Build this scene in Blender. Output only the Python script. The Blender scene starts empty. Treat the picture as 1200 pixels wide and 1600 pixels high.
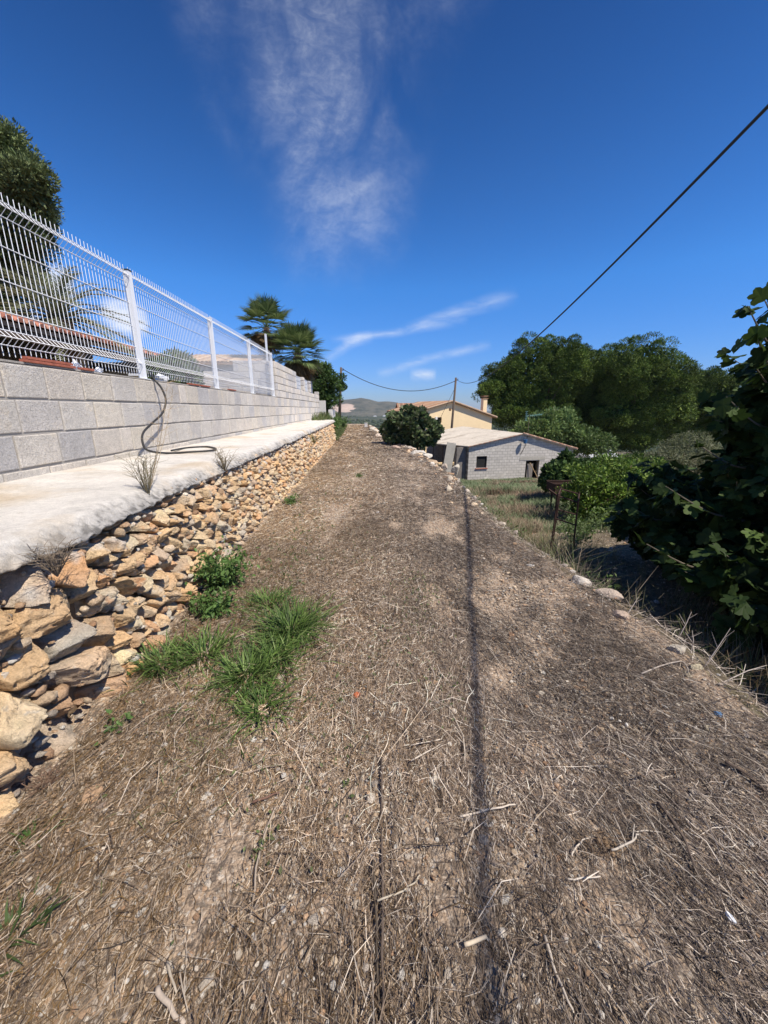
import bpy, math, random
import numpy as np
from mathutils import Vector
R = math.radians
random.seed(7); rng = np.random.default_rng(11)
SC = bpy.context.scene

# ------------------------------------------------------------------ camera
PITCH, YAW, EYE = 15.0, math.degrees(math.atan(25/621)), 1.5
cam = bpy.data.objects.new('camera', bpy.data.cameras.new('camera'))
SC.collection.objects.link(cam); SC.camera = cam
cam.location = (0, 0, EYE); cam.rotation_euler = (R(90-PITCH), 0, -R(YAW))
cam.data.sensor_fit = 'VERTICAL'; cam.data.sensor_height = 32; cam.data.lens = 12
cam.data.clip_start = 0.05; cam.data.clip_end = 20000
# ------------------------------------------------------------------ sun, sky, exposure
SUN = Vector((0.535, -0.40, 1.0)).normalized()          # towards the sun
sl = bpy.data.lights.new('sun', 'SUN'); sl.energy = 5.0; sl.angle = R(0.55); sl.color = (1.0, 0.91, 0.79)
so = bpy.data.objects.new('sun', sl); SC.collection.objects.link(so)
so.rotation_euler = SUN.to_track_quat('Z', 'Y').to_euler()
SC.view_settings.view_transform = 'Standard'; SC.view_settings.look = 'None'
SC.view_settings.exposure = 0.26; SC.view_settings.gamma = 1.0
SC.view_settings.use_curve_mapping = False
W = bpy.data.worlds.new('World'); SC.world = W; W.use_nodes = True
nt = W.node_tree; nt.nodes.clear()
def nn(t, **k):
    n = nt.nodes.new(t)
    for a, b in k.items(): setattr(n, a, b)
    return n
def ma(op, a, b=None, c=None, clamp=False):
    n = nn('ShaderNodeMath', operation=op, use_clamp=clamp)
    for i, x in enumerate((a, b, c)):
        if x is None: continue
        if isinstance(x, (int, float)): n.inputs[i].default_value = x
        else: nt.links.new(x, n.inputs[i])
    return n.outputs[0]
def sstep(x, lo, hi):
    n = nn('ShaderNodeMapRange', interpolation_type='SMOOTHSTEP')
    nt.links.new(x, n.inputs[0]); n.inputs[1].default_value = lo; n.inputs[2].default_value = hi
    return n.outputs[0]
sky = nn('ShaderNodeTexSky', sky_type='NISHITA'); sky.sun_disc = False
sky.sun_elevation = math.asin(SUN.z); sky.sun_rotation = math.atan2(SUN.x, SUN.y)
sky.altitude = 60; sky.air_density = 1.0; sky.dust_density = 0.25; sky.ozone_density = 3.2
hs = nn('ShaderNodeHueSaturation'); hs.inputs['Saturation'].default_value = 1.22; hs.inputs['Value'].default_value = 1.0
nt.links.new(sky.outputs[0], hs.inputs['Color'])
bg = nn('ShaderNodeBackground'); bg.inputs[1].default_value = 0.088
tc = nn('ShaderNodeTexCoord'); sx = nn('ShaderNodeSeparateXYZ'); nt.links.new(tc.outputs['Generated'], sx.inputs[0])
rp_ = nn('ShaderNodeValToRGB'); nt.links.new(sx.outputs[2], rp_.inputs[0]); els = rp_.color_ramp.elements
els[0].position = 0.0; els[0].color = (.52, .72, 1.22, 1); els[1].position = .62; els[1].color = (.34, .60, .92, 1)
for ps_, cl_ in ((.06, (.53, .76, 1.34, 1)), (.26, (.56, 1.04, 1.54, 1)), (.42, (.50, .86, 1.26, 1))):
    e_ = els.new(ps_); e_.color = cl_
mt_ = nn('ShaderNodeMix', data_type='RGBA', blend_type='MULTIPLY'); mt_.inputs[0].default_value = 1.0
nt.links.new(hs.outputs[0], mt_.inputs[6]); nt.links.new(rp_.outputs[0], mt_.inputs[7]); nt.links.new(mt_.outputs[2], bg.inputs[0])
yy = ma('MAXIMUM', sx.outputs[1], 0.02)
A = ma('DIVIDE', sx.outputs[0], yy); B = ma('DIVIDE', sx.outputs[2], yy)
front = sstep(sx.outputs[1], 0.1, 0.25)
cb = nn('ShaderNodeCombineXYZ'); nt.links.new(A, cb.inputs[0]); nt.links.new(B, cb.inputs[1])
def noise(scale, detail=6, rough=.55, sx_=1, sy_=1, rot=0, off=0, dist=0):
    m = nn('ShaderNodeMapping'); m.inputs['Scale'].default_value = (sx_, sy_, 1); m.inputs['Rotation'].default_value = (0, 0, rot)
    m.inputs['Location'].default_value = (off, off*.7, off)
    nt.links.new(cb.outputs[0], m.inputs[0])
    n = nn('ShaderNodeTexNoise'); n.inputs['Scale'].default_value = scale; n.inputs['Detail'].default_value = detail
    n.inputs['Roughness'].default_value = rough; n.inputs['Distortion'].default_value = dist
    nt.links.new(m.outputs[0], n.inputs['Vector']); return n.outputs[0]
n1 = noise(8, 10, .7, 1, 1, .5, 3, .5); n4 = noise(16, 7, .62, .55, 1.5, -.2, 4, .3); n2 = noise(3.2, 5, .6, 1, .8, .2, 9, .5); n3 = noise(24, 9, .72, 1, 1.8, .35, 1, .8)
nw = noise(5, 3, .5, 1, 1, 0, 5)
wv = ma('MULTIPLY', ma('SUBTRACT', nw, .5), .16)
def segm(a0, b0, a1, b1, w0, w1, warp=.4, tp=False):
    da, db = a1-a0, b1-b0; L2 = da*da+db*db
    aa = ma('ADD', A, ma('MULTIPLY', wv, warp)); bb = ma('ADD', B, ma('MULTIPLY', wv, warp*.6))
    pa = ma('SUBTRACT', aa, a0); pb = ma('SUBTRACT', bb, b0)
    t = ma('DIVIDE', ma('ADD', ma('MULTIPLY', pa, da), ma('MULTIPLY', pb, db)), L2, clamp=True)
    qa = ma('SUBTRACT', pa, ma('MULTIPLY', t, da)); qb = ma('SUBTRACT', pb, ma('MULTIPLY', t, db))
    d = ma('SQRT', ma('ADD', ma('MULTIPLY', qa, qa), ma('MULTIPLY', qb, qb)))
    w = ma('ADD', ma('MULTIPLY', t, w1-w0), w0)
    b_ = ma('SUBTRACT', 1.0, ma('DIVIDE', d, w), clamp=True)
    if not tp: return b_
    return ma('MULTIPLY', b_, ma('SQRT', ma('MULTIPLY', ma('MULTIPLY', t, ma('SUBTRACT', 1.0, t)), 4.0), clamp=True))
def soft(x, p=1.0, g=1.0): return ma('MULTIPLY', ma('POWER', x, p), g)
# the tall cirrus veil
big = segm(-.075, .44, -.09, 1.0, .22, .42, 1.3)
veil = ma('MULTIPLY', ma('MULTIPLY', sstep(big, 0, 1.0), sstep(n2, .34, .66)), sstep(ma('ADD', ma('MULTIPLY', n1, .6), ma('MULTIPLY', n3, .4)), .38, .72))
tot = ma('MULTIPLY', veil, .40)
tot = ma('ADD', tot, ma('MULTIPLY', sstep(big, .1, .8), ma('MULTIPLY', sstep(n2, .3, .7), .13)))
for s in ((-.09, .160, .24, .204, .013, .016, .55), (.05, .178, .36, .262, .011, .030, .45), (-.14, .092, -.010, .170, .013, .018, .5), (-.06, .152, .02, .174, .02, .02, .6),
          (.02, .082, .15, .120, .016, .018, .4), (.07, .103, .30, .150, .013, .017, .4), (.105, .081, .172, .084, .018, .018, .35)):
    g = .42 if s[6] > .36 else 1.0
    m_ = segm(*s[:6], s[6]*.5, True)
    tot = ma('ADD', tot, ma('MULTIPLY', ma('MULTIPLY', ma('POWER', m_, 1.4), sstep(n4, .26, .70)), g*.92))
for s in ((-.62, .215, -.50, .195, .034, .036), (-.74, .28, -.66, .262, .03, .035), (-.99, .26, -.80, .235, .05, .04), (-.86, .19, -.74, .185, .03, .03), (-1.5, .3, -1.2, .26, .08, .07)):
    m_ = segm(*s[:4], s[4]*1.5, s[5]*1.5, .5, True)
    tot = ma('ADD', tot, ma('MULTIPLY', sstep(ma('MULTIPLY', ma('POWER', m_, .8), ma('ADD', n4, .10)), .12, .50), .85))
fac = ma('MULTIPLY', ma('MINIMUM', tot, .95), front)
bc = nn('ShaderNodeBackground'); bc.inputs[0].default_value = (.86, .91, 1, 1); bc.inputs[1].default_value = .88
mx = nn('ShaderNodeMixShader'); nt.links.new(fac, mx.inputs[0]); nt.links.new(bg.outputs[0], mx.inputs[1]); nt.links.new(bc.outputs[0], mx.inputs[2])
wo = nn('ShaderNodeOutputWorld'); nt.links.new(mx.outputs[0], wo.inputs[0])

# ------------------------------------------------------------------ helpers
cp, sp = math.cos(R(PITCH)), math.sin(R(PITCH)); cyw, syw = math.cos(R(YAW)), math.sin(R(YAW))
def ray(u, v):
    x = (u-600)/600; y = -(v-800)/600; f = cp+y*sp; up = -sp+y*cp
    return (x*cyw+f*syw, -x*syw+f*cyw, up)
def atY(u, v, Y):
    r = ray(u, v); t = Y/r[1]; return (r[0]*t, Y, EYE+r[2]*t)
def _h(ix, iy, iz, seed):
    n = (ix*374761393 + iy*668265263 + iz*2147483647 + seed*1274126177) & 0xffffffff
    n = ((n ^ (n >> 13))*1274126177) & 0xffffffff
    n = ((n ^ (n >> 15))*2246822519) & 0xffffffff
    return ((n ^ (n >> 16)) & 0xffffff)/float(0xffffff)
def vn(p, s=1.0, seed=0):
    q = np.asarray(p, float)*s; i = np.floor(q).astype(np.int64); f = q-i; f = f*f*(3-2*f); r = 0
    for dx in (0, 1):
        wx = f[:, 0] if dx else 1-f[:, 0]
        for dy in (0, 1):
            wy = f[:, 1] if dy else 1-f[:, 1]
            for dz in (0, 1):
                wz = f[:, 2] if dz else 1-f[:, 2]
                r = r + wx*wy*wz*_h(i[:, 0]+dx, i[:, 1]+dy, i[:, 2]+dz, seed)
    return r*2-1
def fbm(p, s=1.0, o=4, seed=0, g=.5):
    r = 0; a = 1; t = 0
    for k in range(o):
        r = r+a*vn(p, s*2.03**k, seed+k*17); t += a; a *= g
    return r/t
def P3(x, y, z=0.0):
    x, y, z = np.broadcast_arrays(np.asarray(x, float), np.asarray(y, float), np.asarray(z, float))
    return np.stack([x.ravel(), y.ravel(), z.ravel()], 1)

class MB:
    def __init__(s): s.v = []; s.f = []; s.c = []; s.n = 0
    def add(s, v, f, c=(1, 1, 1)):
        v = np.asarray(v, float).reshape(-1, 3); c = np.asarray(c, float)
        if c.ndim == 1: c = np.tile(c, (len(v), 1))
        s.v.append(v); s.c.append(c)
        if isinstance(f, np.ndarray): s.f.append(f+s.n)
        else:
            by = {}
            for q in f: by.setdefault(len(q), []).append(q)
            for q in by.values(): s.f.append(np.array(q, int)+s.n)
        s.n += len(v); return s
    def box(s, c, d, rz=0, col=(1, 1, 1), rx=0, ry=0):
        x, y, z = d[0]/2, d[1]/2, d[2]/2
        v = np.array([[a, b, e] for a in (-x, x) for b in (-y, y) for e in (-z, z)])
        v = rot(v, rx, ry, rz)+np.array(c)
        return s.add(v, [(0, 1, 3, 2), (4, 6, 7, 5), (0, 4, 5, 1), (2, 3, 7, 6), (0, 2, 6, 4), (1, 5, 7, 3)], col)
    def tube(s, pts, rad, n=6, col=(1, 1, 1), caps=True):
        pts = [np.array(p, float) for p in pts]; m = len(pts)
        if not hasattr(rad, '__len__'): rad = [rad]*m
        V = []; prev = None
        for i, p in enumerate(pts):
            d = pts[min(i+1, m-1)]-pts[max(i-1, 0)]; d = d/(np.linalg.norm(d)+1e-9)
            if prev is None:
                a = np.array([0, 0, 1.0]) if abs(d[2]) < .9 else np.array([1.0, 0, 0])
            else: a = prev
            x = a-d*np.dot(a, d); x /= (np.linalg.norm(x)+1e-9); prev = x; y = np.cross(d, x)
            for k in range(n):
                t = 2*math.pi*k/n; V.append(p+rad[i]*(math.cos(t)*x+math.sin(t)*y))
        F = [(i*n+k, i*n+(k+1) % n, (i+1)*n+(k+1) % n, (i+1)*n+k) for i in range(m-1) for k in range(n)]
        if caps: F += [tuple(range(n-1, -1, -1)), tuple(range((m-1)*n, m*n))]
        return s.add(V, F, col)
    def prism(s, poly, a, b, axis=1, col=(1, 1, 1)):
        """poly: 2-D points; extruded along axis from a to b"""
        V = []
        for q in (a, b):
            for p in poly:
                w = [p[0], p[1]]; w.insert(axis, q); V.append(w)
        n = len(poly)
        return s.add(V, [tuple(range(n)), tuple(range(2*n-1, n-1, -1))]+[(i, i+n, (i+1) % n+n, (i+1) % n) for i in range(n)], col)
    def build(s, name, mat, parent=None, smooth=False, loc=None, rz=0):
        v = np.concatenate(s.v); c = np.concatenate(s.c)
        me = bpy.data.meshes.new(name); me.vertices.add(len(v)); me.vertices.foreach_set('co', v.ravel())
        ls = np.concatenate([f.ravel() for f in s.f]); tot = np.concatenate([np.full(len(f), f.shape[1]) for f in s.f])
        me.loops.add(len(ls)); me.loops.foreach_set('vertex_index', ls.astype(np.int32))
        me.polygons.add(len(tot)); me.polygons.foreach_set('loop_start', np.concatenate([[0], np.cumsum(tot)[:-1]]).astype(np.int32))
        me.update(calc_edges=True)
        at = me.color_attributes.new('Col', 'FLOAT_COLOR', 'POINT')
        at.data.foreach_set('color', np.concatenate([c, np.ones((len(c), 1))], 1).ravel())
        me.polygons.foreach_set('use_smooth', np.full(len(tot), bool(smooth)))
        if mat: me.materials.append(mat)
        o = bpy.data.objects.new(name, me); SC.collection.objects.link(o)
        if parent is not None: o.parent = parent
        if loc is not None: o.location = loc
        o.rotation_euler.z = rz
        return o
def rot(v, rx=0, ry=0, rz=0):
    v = np.asarray(v, float)
    if rx: c, s_ = math.cos(rx), math.sin(rx); v = v @ np.array([[1, 0, 0], [0, c, s_], [0, -s_, c]])
    if ry: c, s_ = math.cos(ry), math.sin(ry); v = v @ np.array([[c, 0, -s_], [0, 1, 0], [s_, 0, c]])
    if rz: c, s_ = math.cos(rz), math.sin(rz); v = v @ np.array([[c, s_, 0], [-s_, c, 0], [0, 0, 1]])
    return v
def tag(o, label=None, cat=None, group=None, kind=None):
    if label: o['label'] = label
    if cat: o['category'] = cat
    if group: o['group'] = group
    if kind: o['kind'] = kind
    return o
def empty(name, loc, label, cat, group=None, rz=0):
    o = bpy.data.objects.new(name, None); SC.collection.objects.link(o); o.location = loc; o.rotation_euler.z = rz
    o.empty_display_size = .1
    return tag(o, label, cat, group)

# ------------------------------------------------------------------ materials
def mat(name, col=None, rough=.85, var=None, bump=None, trans=0.0, metal=0.0, spec=.3, patches=None, extra=None):
    """col None = colour attribute. var=[(scale, amount)], bump=[(scale, strength, dist)], patches=[(scale, lo, hi, colour)]"""
    m = bpy.data.materials.new(name); m.use_nodes = True; t = m.node_tree; t.nodes.clear(); N = t.nodes.new; L = t.links.new
    co = N('ShaderNodeTexCoord').outputs['Object']
    if col is None:
        a = N('ShaderNodeAttribute'); a.attribute_name = 'Col'; c = a.outputs['Color']
    else:
        a = N('ShaderNodeRGB'); a.outputs[0].default_value = (*col, 1); c = a.outputs[0]
    def nz(scale, det=6, rg=.6):
        n = N('ShaderNodeTexNoise'); n.inputs['Scale'].default_value = scale; n.inputs['Detail'].default_value = det
        n.inputs['Roughness'].default_value = rg; L(co, n.inputs['Vector']); return n.outputs[0]
    if extra: c = extra(t, N, L, co, c)
    for sc_, lo, hi, pc in (patches or []):
        mr = N('ShaderNodeMapRange'); L(nz(sc_, 7, .62), mr.inputs[0]); mr.inputs[1].default_value = lo; mr.inputs[2].default_value = hi
        mm = N('ShaderNodeMix'); mm.data_type = 'RGBA'; L(mr.outputs[0], mm.inputs[0]); L(c, mm.inputs[6]); mm.inputs[7].default_value = (*pc, 1); c = mm.outputs[2]
    for sc_, am in (var or []):
        mr = N('ShaderNodeMapRange'); L(nz(sc_, 6, .65), mr.inputs[0]); mr.inputs[1].default_value = .25; mr.inputs[2].default_value = .75
        mr.inputs[3].default_value = 1-am; mr.inputs[4].default_value = 1+am
        mm = N('ShaderNodeVectorMath'); mm.operation = 'SCALE'; L(c, mm.inputs[0]); L(mr.outputs[0], mm.inputs['Scale']); c = mm.outputs[0]
    b = N('ShaderNodeBsdfPrincipled'); L(c, b.inputs['Base Color']); b.inputs['Roughness'].default_value = rough
    b.inputs['Metallic'].default_value = metal; b.inputs['Specular IOR Level'].default_value = spec
    nrm = None
    for sc_, st, ds in (bump or []):
        bp = N('ShaderNodeBump'); bp.inputs['Strength'].default_value = st; bp.inputs['Distance'].default_value = ds
        L(nz(sc_, 8, .65), bp.inputs['Height'])
        if nrm: L(nrm, bp.inputs['Normal'])
        nrm = bp.outputs[0]
    if nrm: L(nrm, b.inputs['Normal'])
    out = N('ShaderNodeOutputMaterial'); sh = b.outputs[0]
    if trans:
        tr = N('ShaderNodeBsdfTranslucent'); L(c, tr.inputs[0]); ms = N('ShaderNodeMixShader'); ms.inputs[0].default_value = trans
        L(sh, ms.inputs[1]); L(tr.outputs[0], ms.inputs[2]); sh = ms.outputs[0]
    L(sh, out.inputs[0]); return m
def brick(scale_w, scale_h, mortar, c1, c2, cm, bias=0):
    def f(t, N, L, co, c):
        s = N('ShaderNodeSeparateXYZ'); L(co, s.inputs[0]); k = N('ShaderNodeCombineXYZ'); L(s.outputs[0], k.inputs[0]); L(s.outputs[2], k.inputs[1])
        b = N('ShaderNodeTexBrick'); L(k.outputs[0], b.inputs['Vector']); b.inputs['Scale'].default_value = 1
        b.inputs['Brick Width'].default_value = scale_w; b.inputs['Row Height'].default_value = scale_h; b.inputs['Mortar Size'].default_value = mortar
        b.inputs['Mortar Smooth'].default_value = .3
        b.inputs['Color1'].default_value = (*c1, 1); b.inputs['Color2'].default_value = (*c2, 1); b.inputs['Mortar'].default_value = (*cm, 1); b.inputs['Bias'].default_value = bias
        return b.outputs[0]
    return f
M = {}
M['rock'] = mat('rock', None, .95, spec=.15, var=[(9, .16), (45, .22), (160, .2)], bump=[(14, .9, .05), (45, .9, .018), (160, .8, .005)], patches=[(11, .60, .70, (.62, .55, .45)), (17, .64, .72, (.20, .14, .09)), (6, .62, .74, (.58, .30, .15))])
M['rock_dark'] = mat('rock_core', (.26, .18, .11), .95, var=[(9, .3)], bump=[(12, .8, .04)])
M['ledge'] = mat('poured_concrete', None, .95, spec=.1, var=[(3, .12), (25, .12), (120, .16)], bump=[(26, .4, .02), (90, .9, .010), (220, 1, .004)], patches=[(1.3, .50, .68, (.56, .47, .35)), (14, .66, .72, (.46, .41, .35)), (70, .68, .72, (.30, .28, .25))])
M['block'] = mat('concrete_block', None, .97, spec=.1, var=[(2.0, .10), (14, .12), (75, .26), (200, .3)], bump=[(75, 1, .016), (200, 1, .006), (20, .6, .02)], patches=[(4, .60, .76, (.66, .58, .46)), (9, .68, .74, (.36, .34, .31)), (90, .64, .70, (.25, .23, .20))])
M['mortar'] = mat('mortar', (.36, .335, .30), .95, var=[(6, .2), (80, .2)], bump=[(90, .8, .006)])
M['white_metal'] = mat('white_paint', (.80, .82, .84), .35, spec=.5, var=[(4, .03)])
M['hose'] = mat('black_rubber', (.035, .034, .033), .5, var=[(9, .4)])
M['terracotta'] = mat('terracotta', (.34, .11, .07), .85, var=[(12, .3), (60, .2)], bump=[(60, .5, .004)])
M['render_grey'] = mat('grey_render', (.47, .45, .42), .95, var=[(1.2, .12), (9, .1), (60, .06)], bump=[(50, .4, .004)])
M['leaf'] = mat('foliage', None, .5, trans=.28, spec=.3, var=[(2.2, .16)])
M['needle'] = mat('pine_needles', None, .65, trans=.06, spec=.2, var=[(.35, .22)])
M['figleaf'] = mat('fig_leaf', None, .62, trans=.25, spec=.18, var=[(9, .12)])
M['blade'] = mat('grass_blade', None, .55, trans=.3, spec=.3)
M['straw'] = mat('dry_straw', None, .8, trans=.08, spec=.2, var=[(40, .2)])
M['bark'] = mat('bark', (.17, .12, .085), .95, var=[(6, .3), (30, .25)], bump=[(25, .9, .03)])
M['figbark'] = mat('fig_bark', (.15, .13, .10), .9, var=[(8, .2)], bump=[(30, .5, .01)])
M['pole'] = mat('weathered_pole', (.12, .09, .07), .9, var=[(5, .3)], bump=[(20, .6, .02)])
M['cable'] = mat('cable_rubber', (.03, .03, .032), .6)
M['rust'] = mat('rusty_steel', (.060, .034, .026), .9, var=[(20, .4), (90, .3)], bump=[(80, .5, .003)], patches=[(14, .58, .72, (.12, .055, .03))])
M['yellow'] = mat('yellow_render', (.88, .69, .42), .92, var=[(1.0, .05), (6, .04)], bump=[(30, .2, .01)])
M['housewall'] = mat('brown_shade_render', (.36, .23, .14), .92, var=[(2, .15)])  # brown for roofs and caps; holds the shade of the yellow house's side walls
M['tile'] = mat('roof_tile', None, .9, var=[(1.5, .2), (12, .25)], bump=[(14, .4, .02)])
M['sheet'] = mat('cement_sheet', (.62, .555, .45), .95, var=[(.7, .12), (5, .14), (30, .08)], patches=[(.8, .52, .66, (.42, .36, .28)), (3, .58, .74, (.70, .64, .54))])
M['shedwall'] = mat('block_masonry', (.4, .4, .4), .95, extra=brick(.42, .21, .018, (.48, .455, .41), (.57, .54, .49), (.32, .30, .27)), var=[(.9, .10), (5, .12), (40, .12)],
                    patches=[(1.1, .60, .70, (.76, .72, .64)), (1.7, .58, .74, (.36, .34, .29)), (.6, .57, .72, (.46, .43, .38))], bump=[(30, .3, .01)])
M['shade_grey'] = mat('shade_dark_masonry', (.22, .20, .18), .95, var=[(2, .3), (12, .2)], bump=[(12, .5, .03)])  # shade under lean-to and porch roofs painted as dark grey; door leaf shares it
M['dark'] = mat('interior_dark', (.02, .02, .02), .9)  # near-black colour painted in for the unlit space behind openings
M['wood'] = mat('old_wood', (.36, .25, .14), .85, var=[(8, .25)], bump=[(30, .4, .005)])
M['greyboard'] = mat('weathered_board', (.40, .38, .33), .9, var=[(3, .18), (30, .15)], bump=[(20, .5, .008)])
M['blue'] = mat('blue_plastic', (.05, .16, .32), .5, var=[(9, .2)])
M['green_net'] = mat('green_netting', (.22, .36, .30), .8, var=[(9, .2)])
M['aluminium'] = mat('antenna_metal', (.20, .42, .42), .45, metal=.3)
M['white'] = mat('white_wall', (.72, .70, .66), .9, var=[(2, .08), (12, .08)], bump=[(30, .2, .01)])
M['carpaint'] = mat('car_paint', (.74, .76, .78), .3, spec=.6)
M['glass'] = mat('car_glass', (.03, .04, .05), .12, spec=.8)
M['tyre'] = mat('tyre', (.03, .03, .03), .8)
M['plastic'] = mat('white_plastic', (.80, .82, .84), .5)
M['leafdry'] = mat('orange_scrap', (.48, .13, .05), .8, var=[(30, .2)])

def earth(name, near):
    m = bpy.data.materials.new(name); m.use_nodes = True; t = m.node_tree; t.nodes.clear(); N = t.nodes.new; L = t.links.new
    geo = N('ShaderNodeNewGeometry'); co = geo.outputs['Position']
    def nz(scale, det=6, rg=.6, st=None):
        v = co
        if st:
            mp = N('ShaderNodeMapping'); mp.inputs['Scale'].default_value = st; L(co, mp.inputs[0]); v = mp.outputs[0]
        n = N('ShaderNodeTexNoise'); n.inputs['Scale'].default_value = scale; n.inputs['Detail'].default_value = det; n.inputs['Roughness'].default_value = rg; L(v, n.inputs['Vector']); return n.outputs[0]
    def ramp(x, lo, hi):
        mr = N('ShaderNodeMapRange'); L(x, mr.inputs[0]); mr.inputs[1].default_value = lo; mr.inputs[2].default_value = hi; return mr.outputs[0]
    def mix(f, a, b, blend='MIX'):
        k = N('ShaderNodeMix'); k.data_type = 'RGBA'; k.blend_type = blend
        if isinstance(f, float): k.inputs[0].default_value = f
        else: L(f, k.inputs[0])
        for i, x in ((6, a), (7, b)):
            if isinstance(x, tuple): k.inputs[i].default_value = (*x, 1)
            else: L(x, k.inputs[i])
        return k.outputs[2]
    b = N('ShaderNodeBsdfPrincipled'); b.inputs['Roughness'].default_value = .95; b.inputs['Specular IOR Level'].default_value = .15
    if near:
        vor = N('ShaderNodeTexVoronoi'); vor.inputs['Scale'].default_value = 95; L(co, vor.inputs['Vector'])
        vd = N('ShaderNodeSeparateColor'); L(vor.outputs['Color'], vd.inputs[0])
        c = mix(ramp(nz(1.3, 5), .35, .65), (.44, .315, .215), (.49, .385, .28))
        peb = mix(vd.outputs[0], (.50, .34, .21), (.70, .62, .51))
        c = mix(ramp(vd.outputs[1], .45, .62), c, peb)
        deb = ramp(nz(38, 8, .75), .50, .60)
        c = mix(deb, c, (.16, .122, .092))
        fib = ramp(nz(60, 5, .7, (1, .22, 1)), .52, .60)
        c = mix(fib, c, (.17, .135, .105))
        fib2 = ramp(nz(48, 5, .7, (.3, 1, 1)), .56, .64)
        c = mix(fib2, c, (.22, .18, .14))
        c = mix(ramp(nz(.9, 5), .42, .68), c, mix(.45, c, (.20, .155, .12)))
        bp = N('ShaderNodeBump'); bp.inputs['Strength'].default_value = 1; bp.inputs['Distance'].default_value = .012; L(nz(55, 9, .75), bp.inputs['Height'])
        b2 = N('ShaderNodeBump'); b2.inputs['Strength'].default_value = .6; b2.inputs['Distance'].default_value = .008; b2.invert = True; L(vor.outputs['Distance'], b2.inputs['Height']); L(bp.outputs[0], b2.inputs['Normal'])
        L(b2.outputs[0], b.inputs['Normal'])
    else:
        c = mix(ramp(nz(.5, 6), .4, .62), (.26, .205, .14), (.155, .14, .085))
        c = mix(ramp(nz(9, 8, .7), .45, .6), c, (.12, .10, .065))
        c = mix(ramp(nz(30, 8, .7), .55, .66), c, (.36, .29, .21))
        # the far plain: groves, fields and bare plots
        sx_ = N('ShaderNodeSeparateXYZ'); L(co, sx_.inputs[0]); far = ramp(sx_.outputs[1], 120, 300)
        v2 = N('ShaderNodeTexVoronoi'); v2.inputs['Scale'].default_value = .012; L(co, v2.inputs['Vector'])
        s2 = N('ShaderNodeSeparateColor'); L(v2.outputs['Color'], s2.inputs[0])
        f = mix(ramp(s2.outputs[0], .5, .9), (.055, .07, .035), (.19, .16, .11)); f = mix(ramp(nz(.03, 6, .7), .44, .56), f, (.035, .05, .025))
        c = mix(far, c, f)
        bp = N('ShaderNodeBump'); bp.inputs['Strength'].default_value = .9; bp.inputs['Distance'].default_value = .03; L(nz(18, 9, .7), bp.inputs['Height'])
        L(bp.outputs[0], b.inputs['Normal'])
    L(c, b.inputs['Base Color']); o = N('ShaderNodeOutputMaterial'); L(b.outputs[0], o.inputs[0]); return m
M['path'] = earth('path_soil', True); M['ground'] = earth('ground_soil', False)

# ------------------------------------------------------------------ terrain
def edgeR(Y): return np.interp(Y, [-6, 0, 1.6, 2.3, 3.2, 5.2, 9, 14, 19, 23, 28, 33, 45], [2.1, 2.05, 2.04, 2.07, 1.9, 1.75, 1.88, 1.72, 1.35, 1.0, .62, .3, -.3])
def edgeL(Y): return np.interp(Y, [-6, 0, 3, 10, 18.7, 25, 38, 45], [-1.33, -1.34, -1.42, -1.48, -1.58, -1.7, -2.1, -2.6])
def lowR(Y): return np.interp(Y, [-6, 0, 6, 9, 12, 20, 30, 50, 80, 300, 500], [-.95, -.95, -1.05, -1.6, -2.2, -3.0, -3.8, -4.9, -9, -27, -30])
def ss(x, a, b): t = np.clip((x-a)/(b-a), 0, 1); return t*t*(3-2*t)
def zpath(X, Y):
    q = P3(X, Y)
    z = .035*fbm(q, .9, 3, 5) + .016*fbm(q, 5, 3, 8)
    z = z + .035*np.exp(-((q[:, 0]-.25)/.35)**2) - .02*np.exp(-((q[:, 0]+.55)/.22)**2) - .02*np.exp(-((q[:, 0]-1.0)/.25)**2)
    far = ss(q[:, 1], 36, 60); return z*(1-far) - far*6*ss(q[:, 1], 38, 75)
def zground(X, Y):
    X = np.asarray(X, float).ravel(); Y = np.asarray(Y, float).ravel(); q = P3(X, Y)
    zp = zpath(X, Y) - .03
    eR = edgeR(Y)+.06*vn(q, 2.3, 3); eL = edgeL(Y)
    n = .10*fbm(q, .5, 4, 31)+.03*fbm(q, 3, 3, 33)
    zl = lowR(Y)+n*ss(X-eR, .3, 2)
    zr = zp*(1-ss(X-eR, 0, .38))+zl*ss(X-eR, 0, .38)
    lft = np.where(Y < 18.9, ss(-X, 2.74, 2.86)*1.3, ss(eL-X, .05, .9)*.85)
    lft = np.where(Y > 34, lft*(1-ss(Y, 40, 70)), lft)
    zL = zp+lft+n*.5*ss(eL-X, .3, 1.5)
    z = np.where(X > 0, zr, zL)
    far = ss(Y, 60, 320); z = z*(1-far)+far*(-30+2.5*fbm(q, .006, 3, 71))
    back = ss(-Y, 0, 12); z = np.where((Y < 0) & (X < 0), z, z)
    side = ss(np.abs(X), 60, 260)*(1-far); z = z*(1-side)+side*(-16)
    return z
def lines(segs):
    o = []
    for a, b, st in segs: o += list(np.arange(a, b, st))
    return o
def geo_ext(a, st, end, g=1.12):
    o = [a]; 
    while abs(o[-1]) < abs(end): o.append(o[-1]+st); st *= g
    return o
xs = np.array(sorted(set([round(-k, 3) for k in geo_ext(3.3, .2, 7000, 1.15)] + [round(k, 3) for k in lines([(-3.2, -1.2, .06), (-1.2, 1.5, .15), (1.5, 3.2, .05), (3.2, 6, .12)])] + [round(k, 3) for k in geo_ext(6.1, .2, 7000, 1.12)])))
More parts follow.
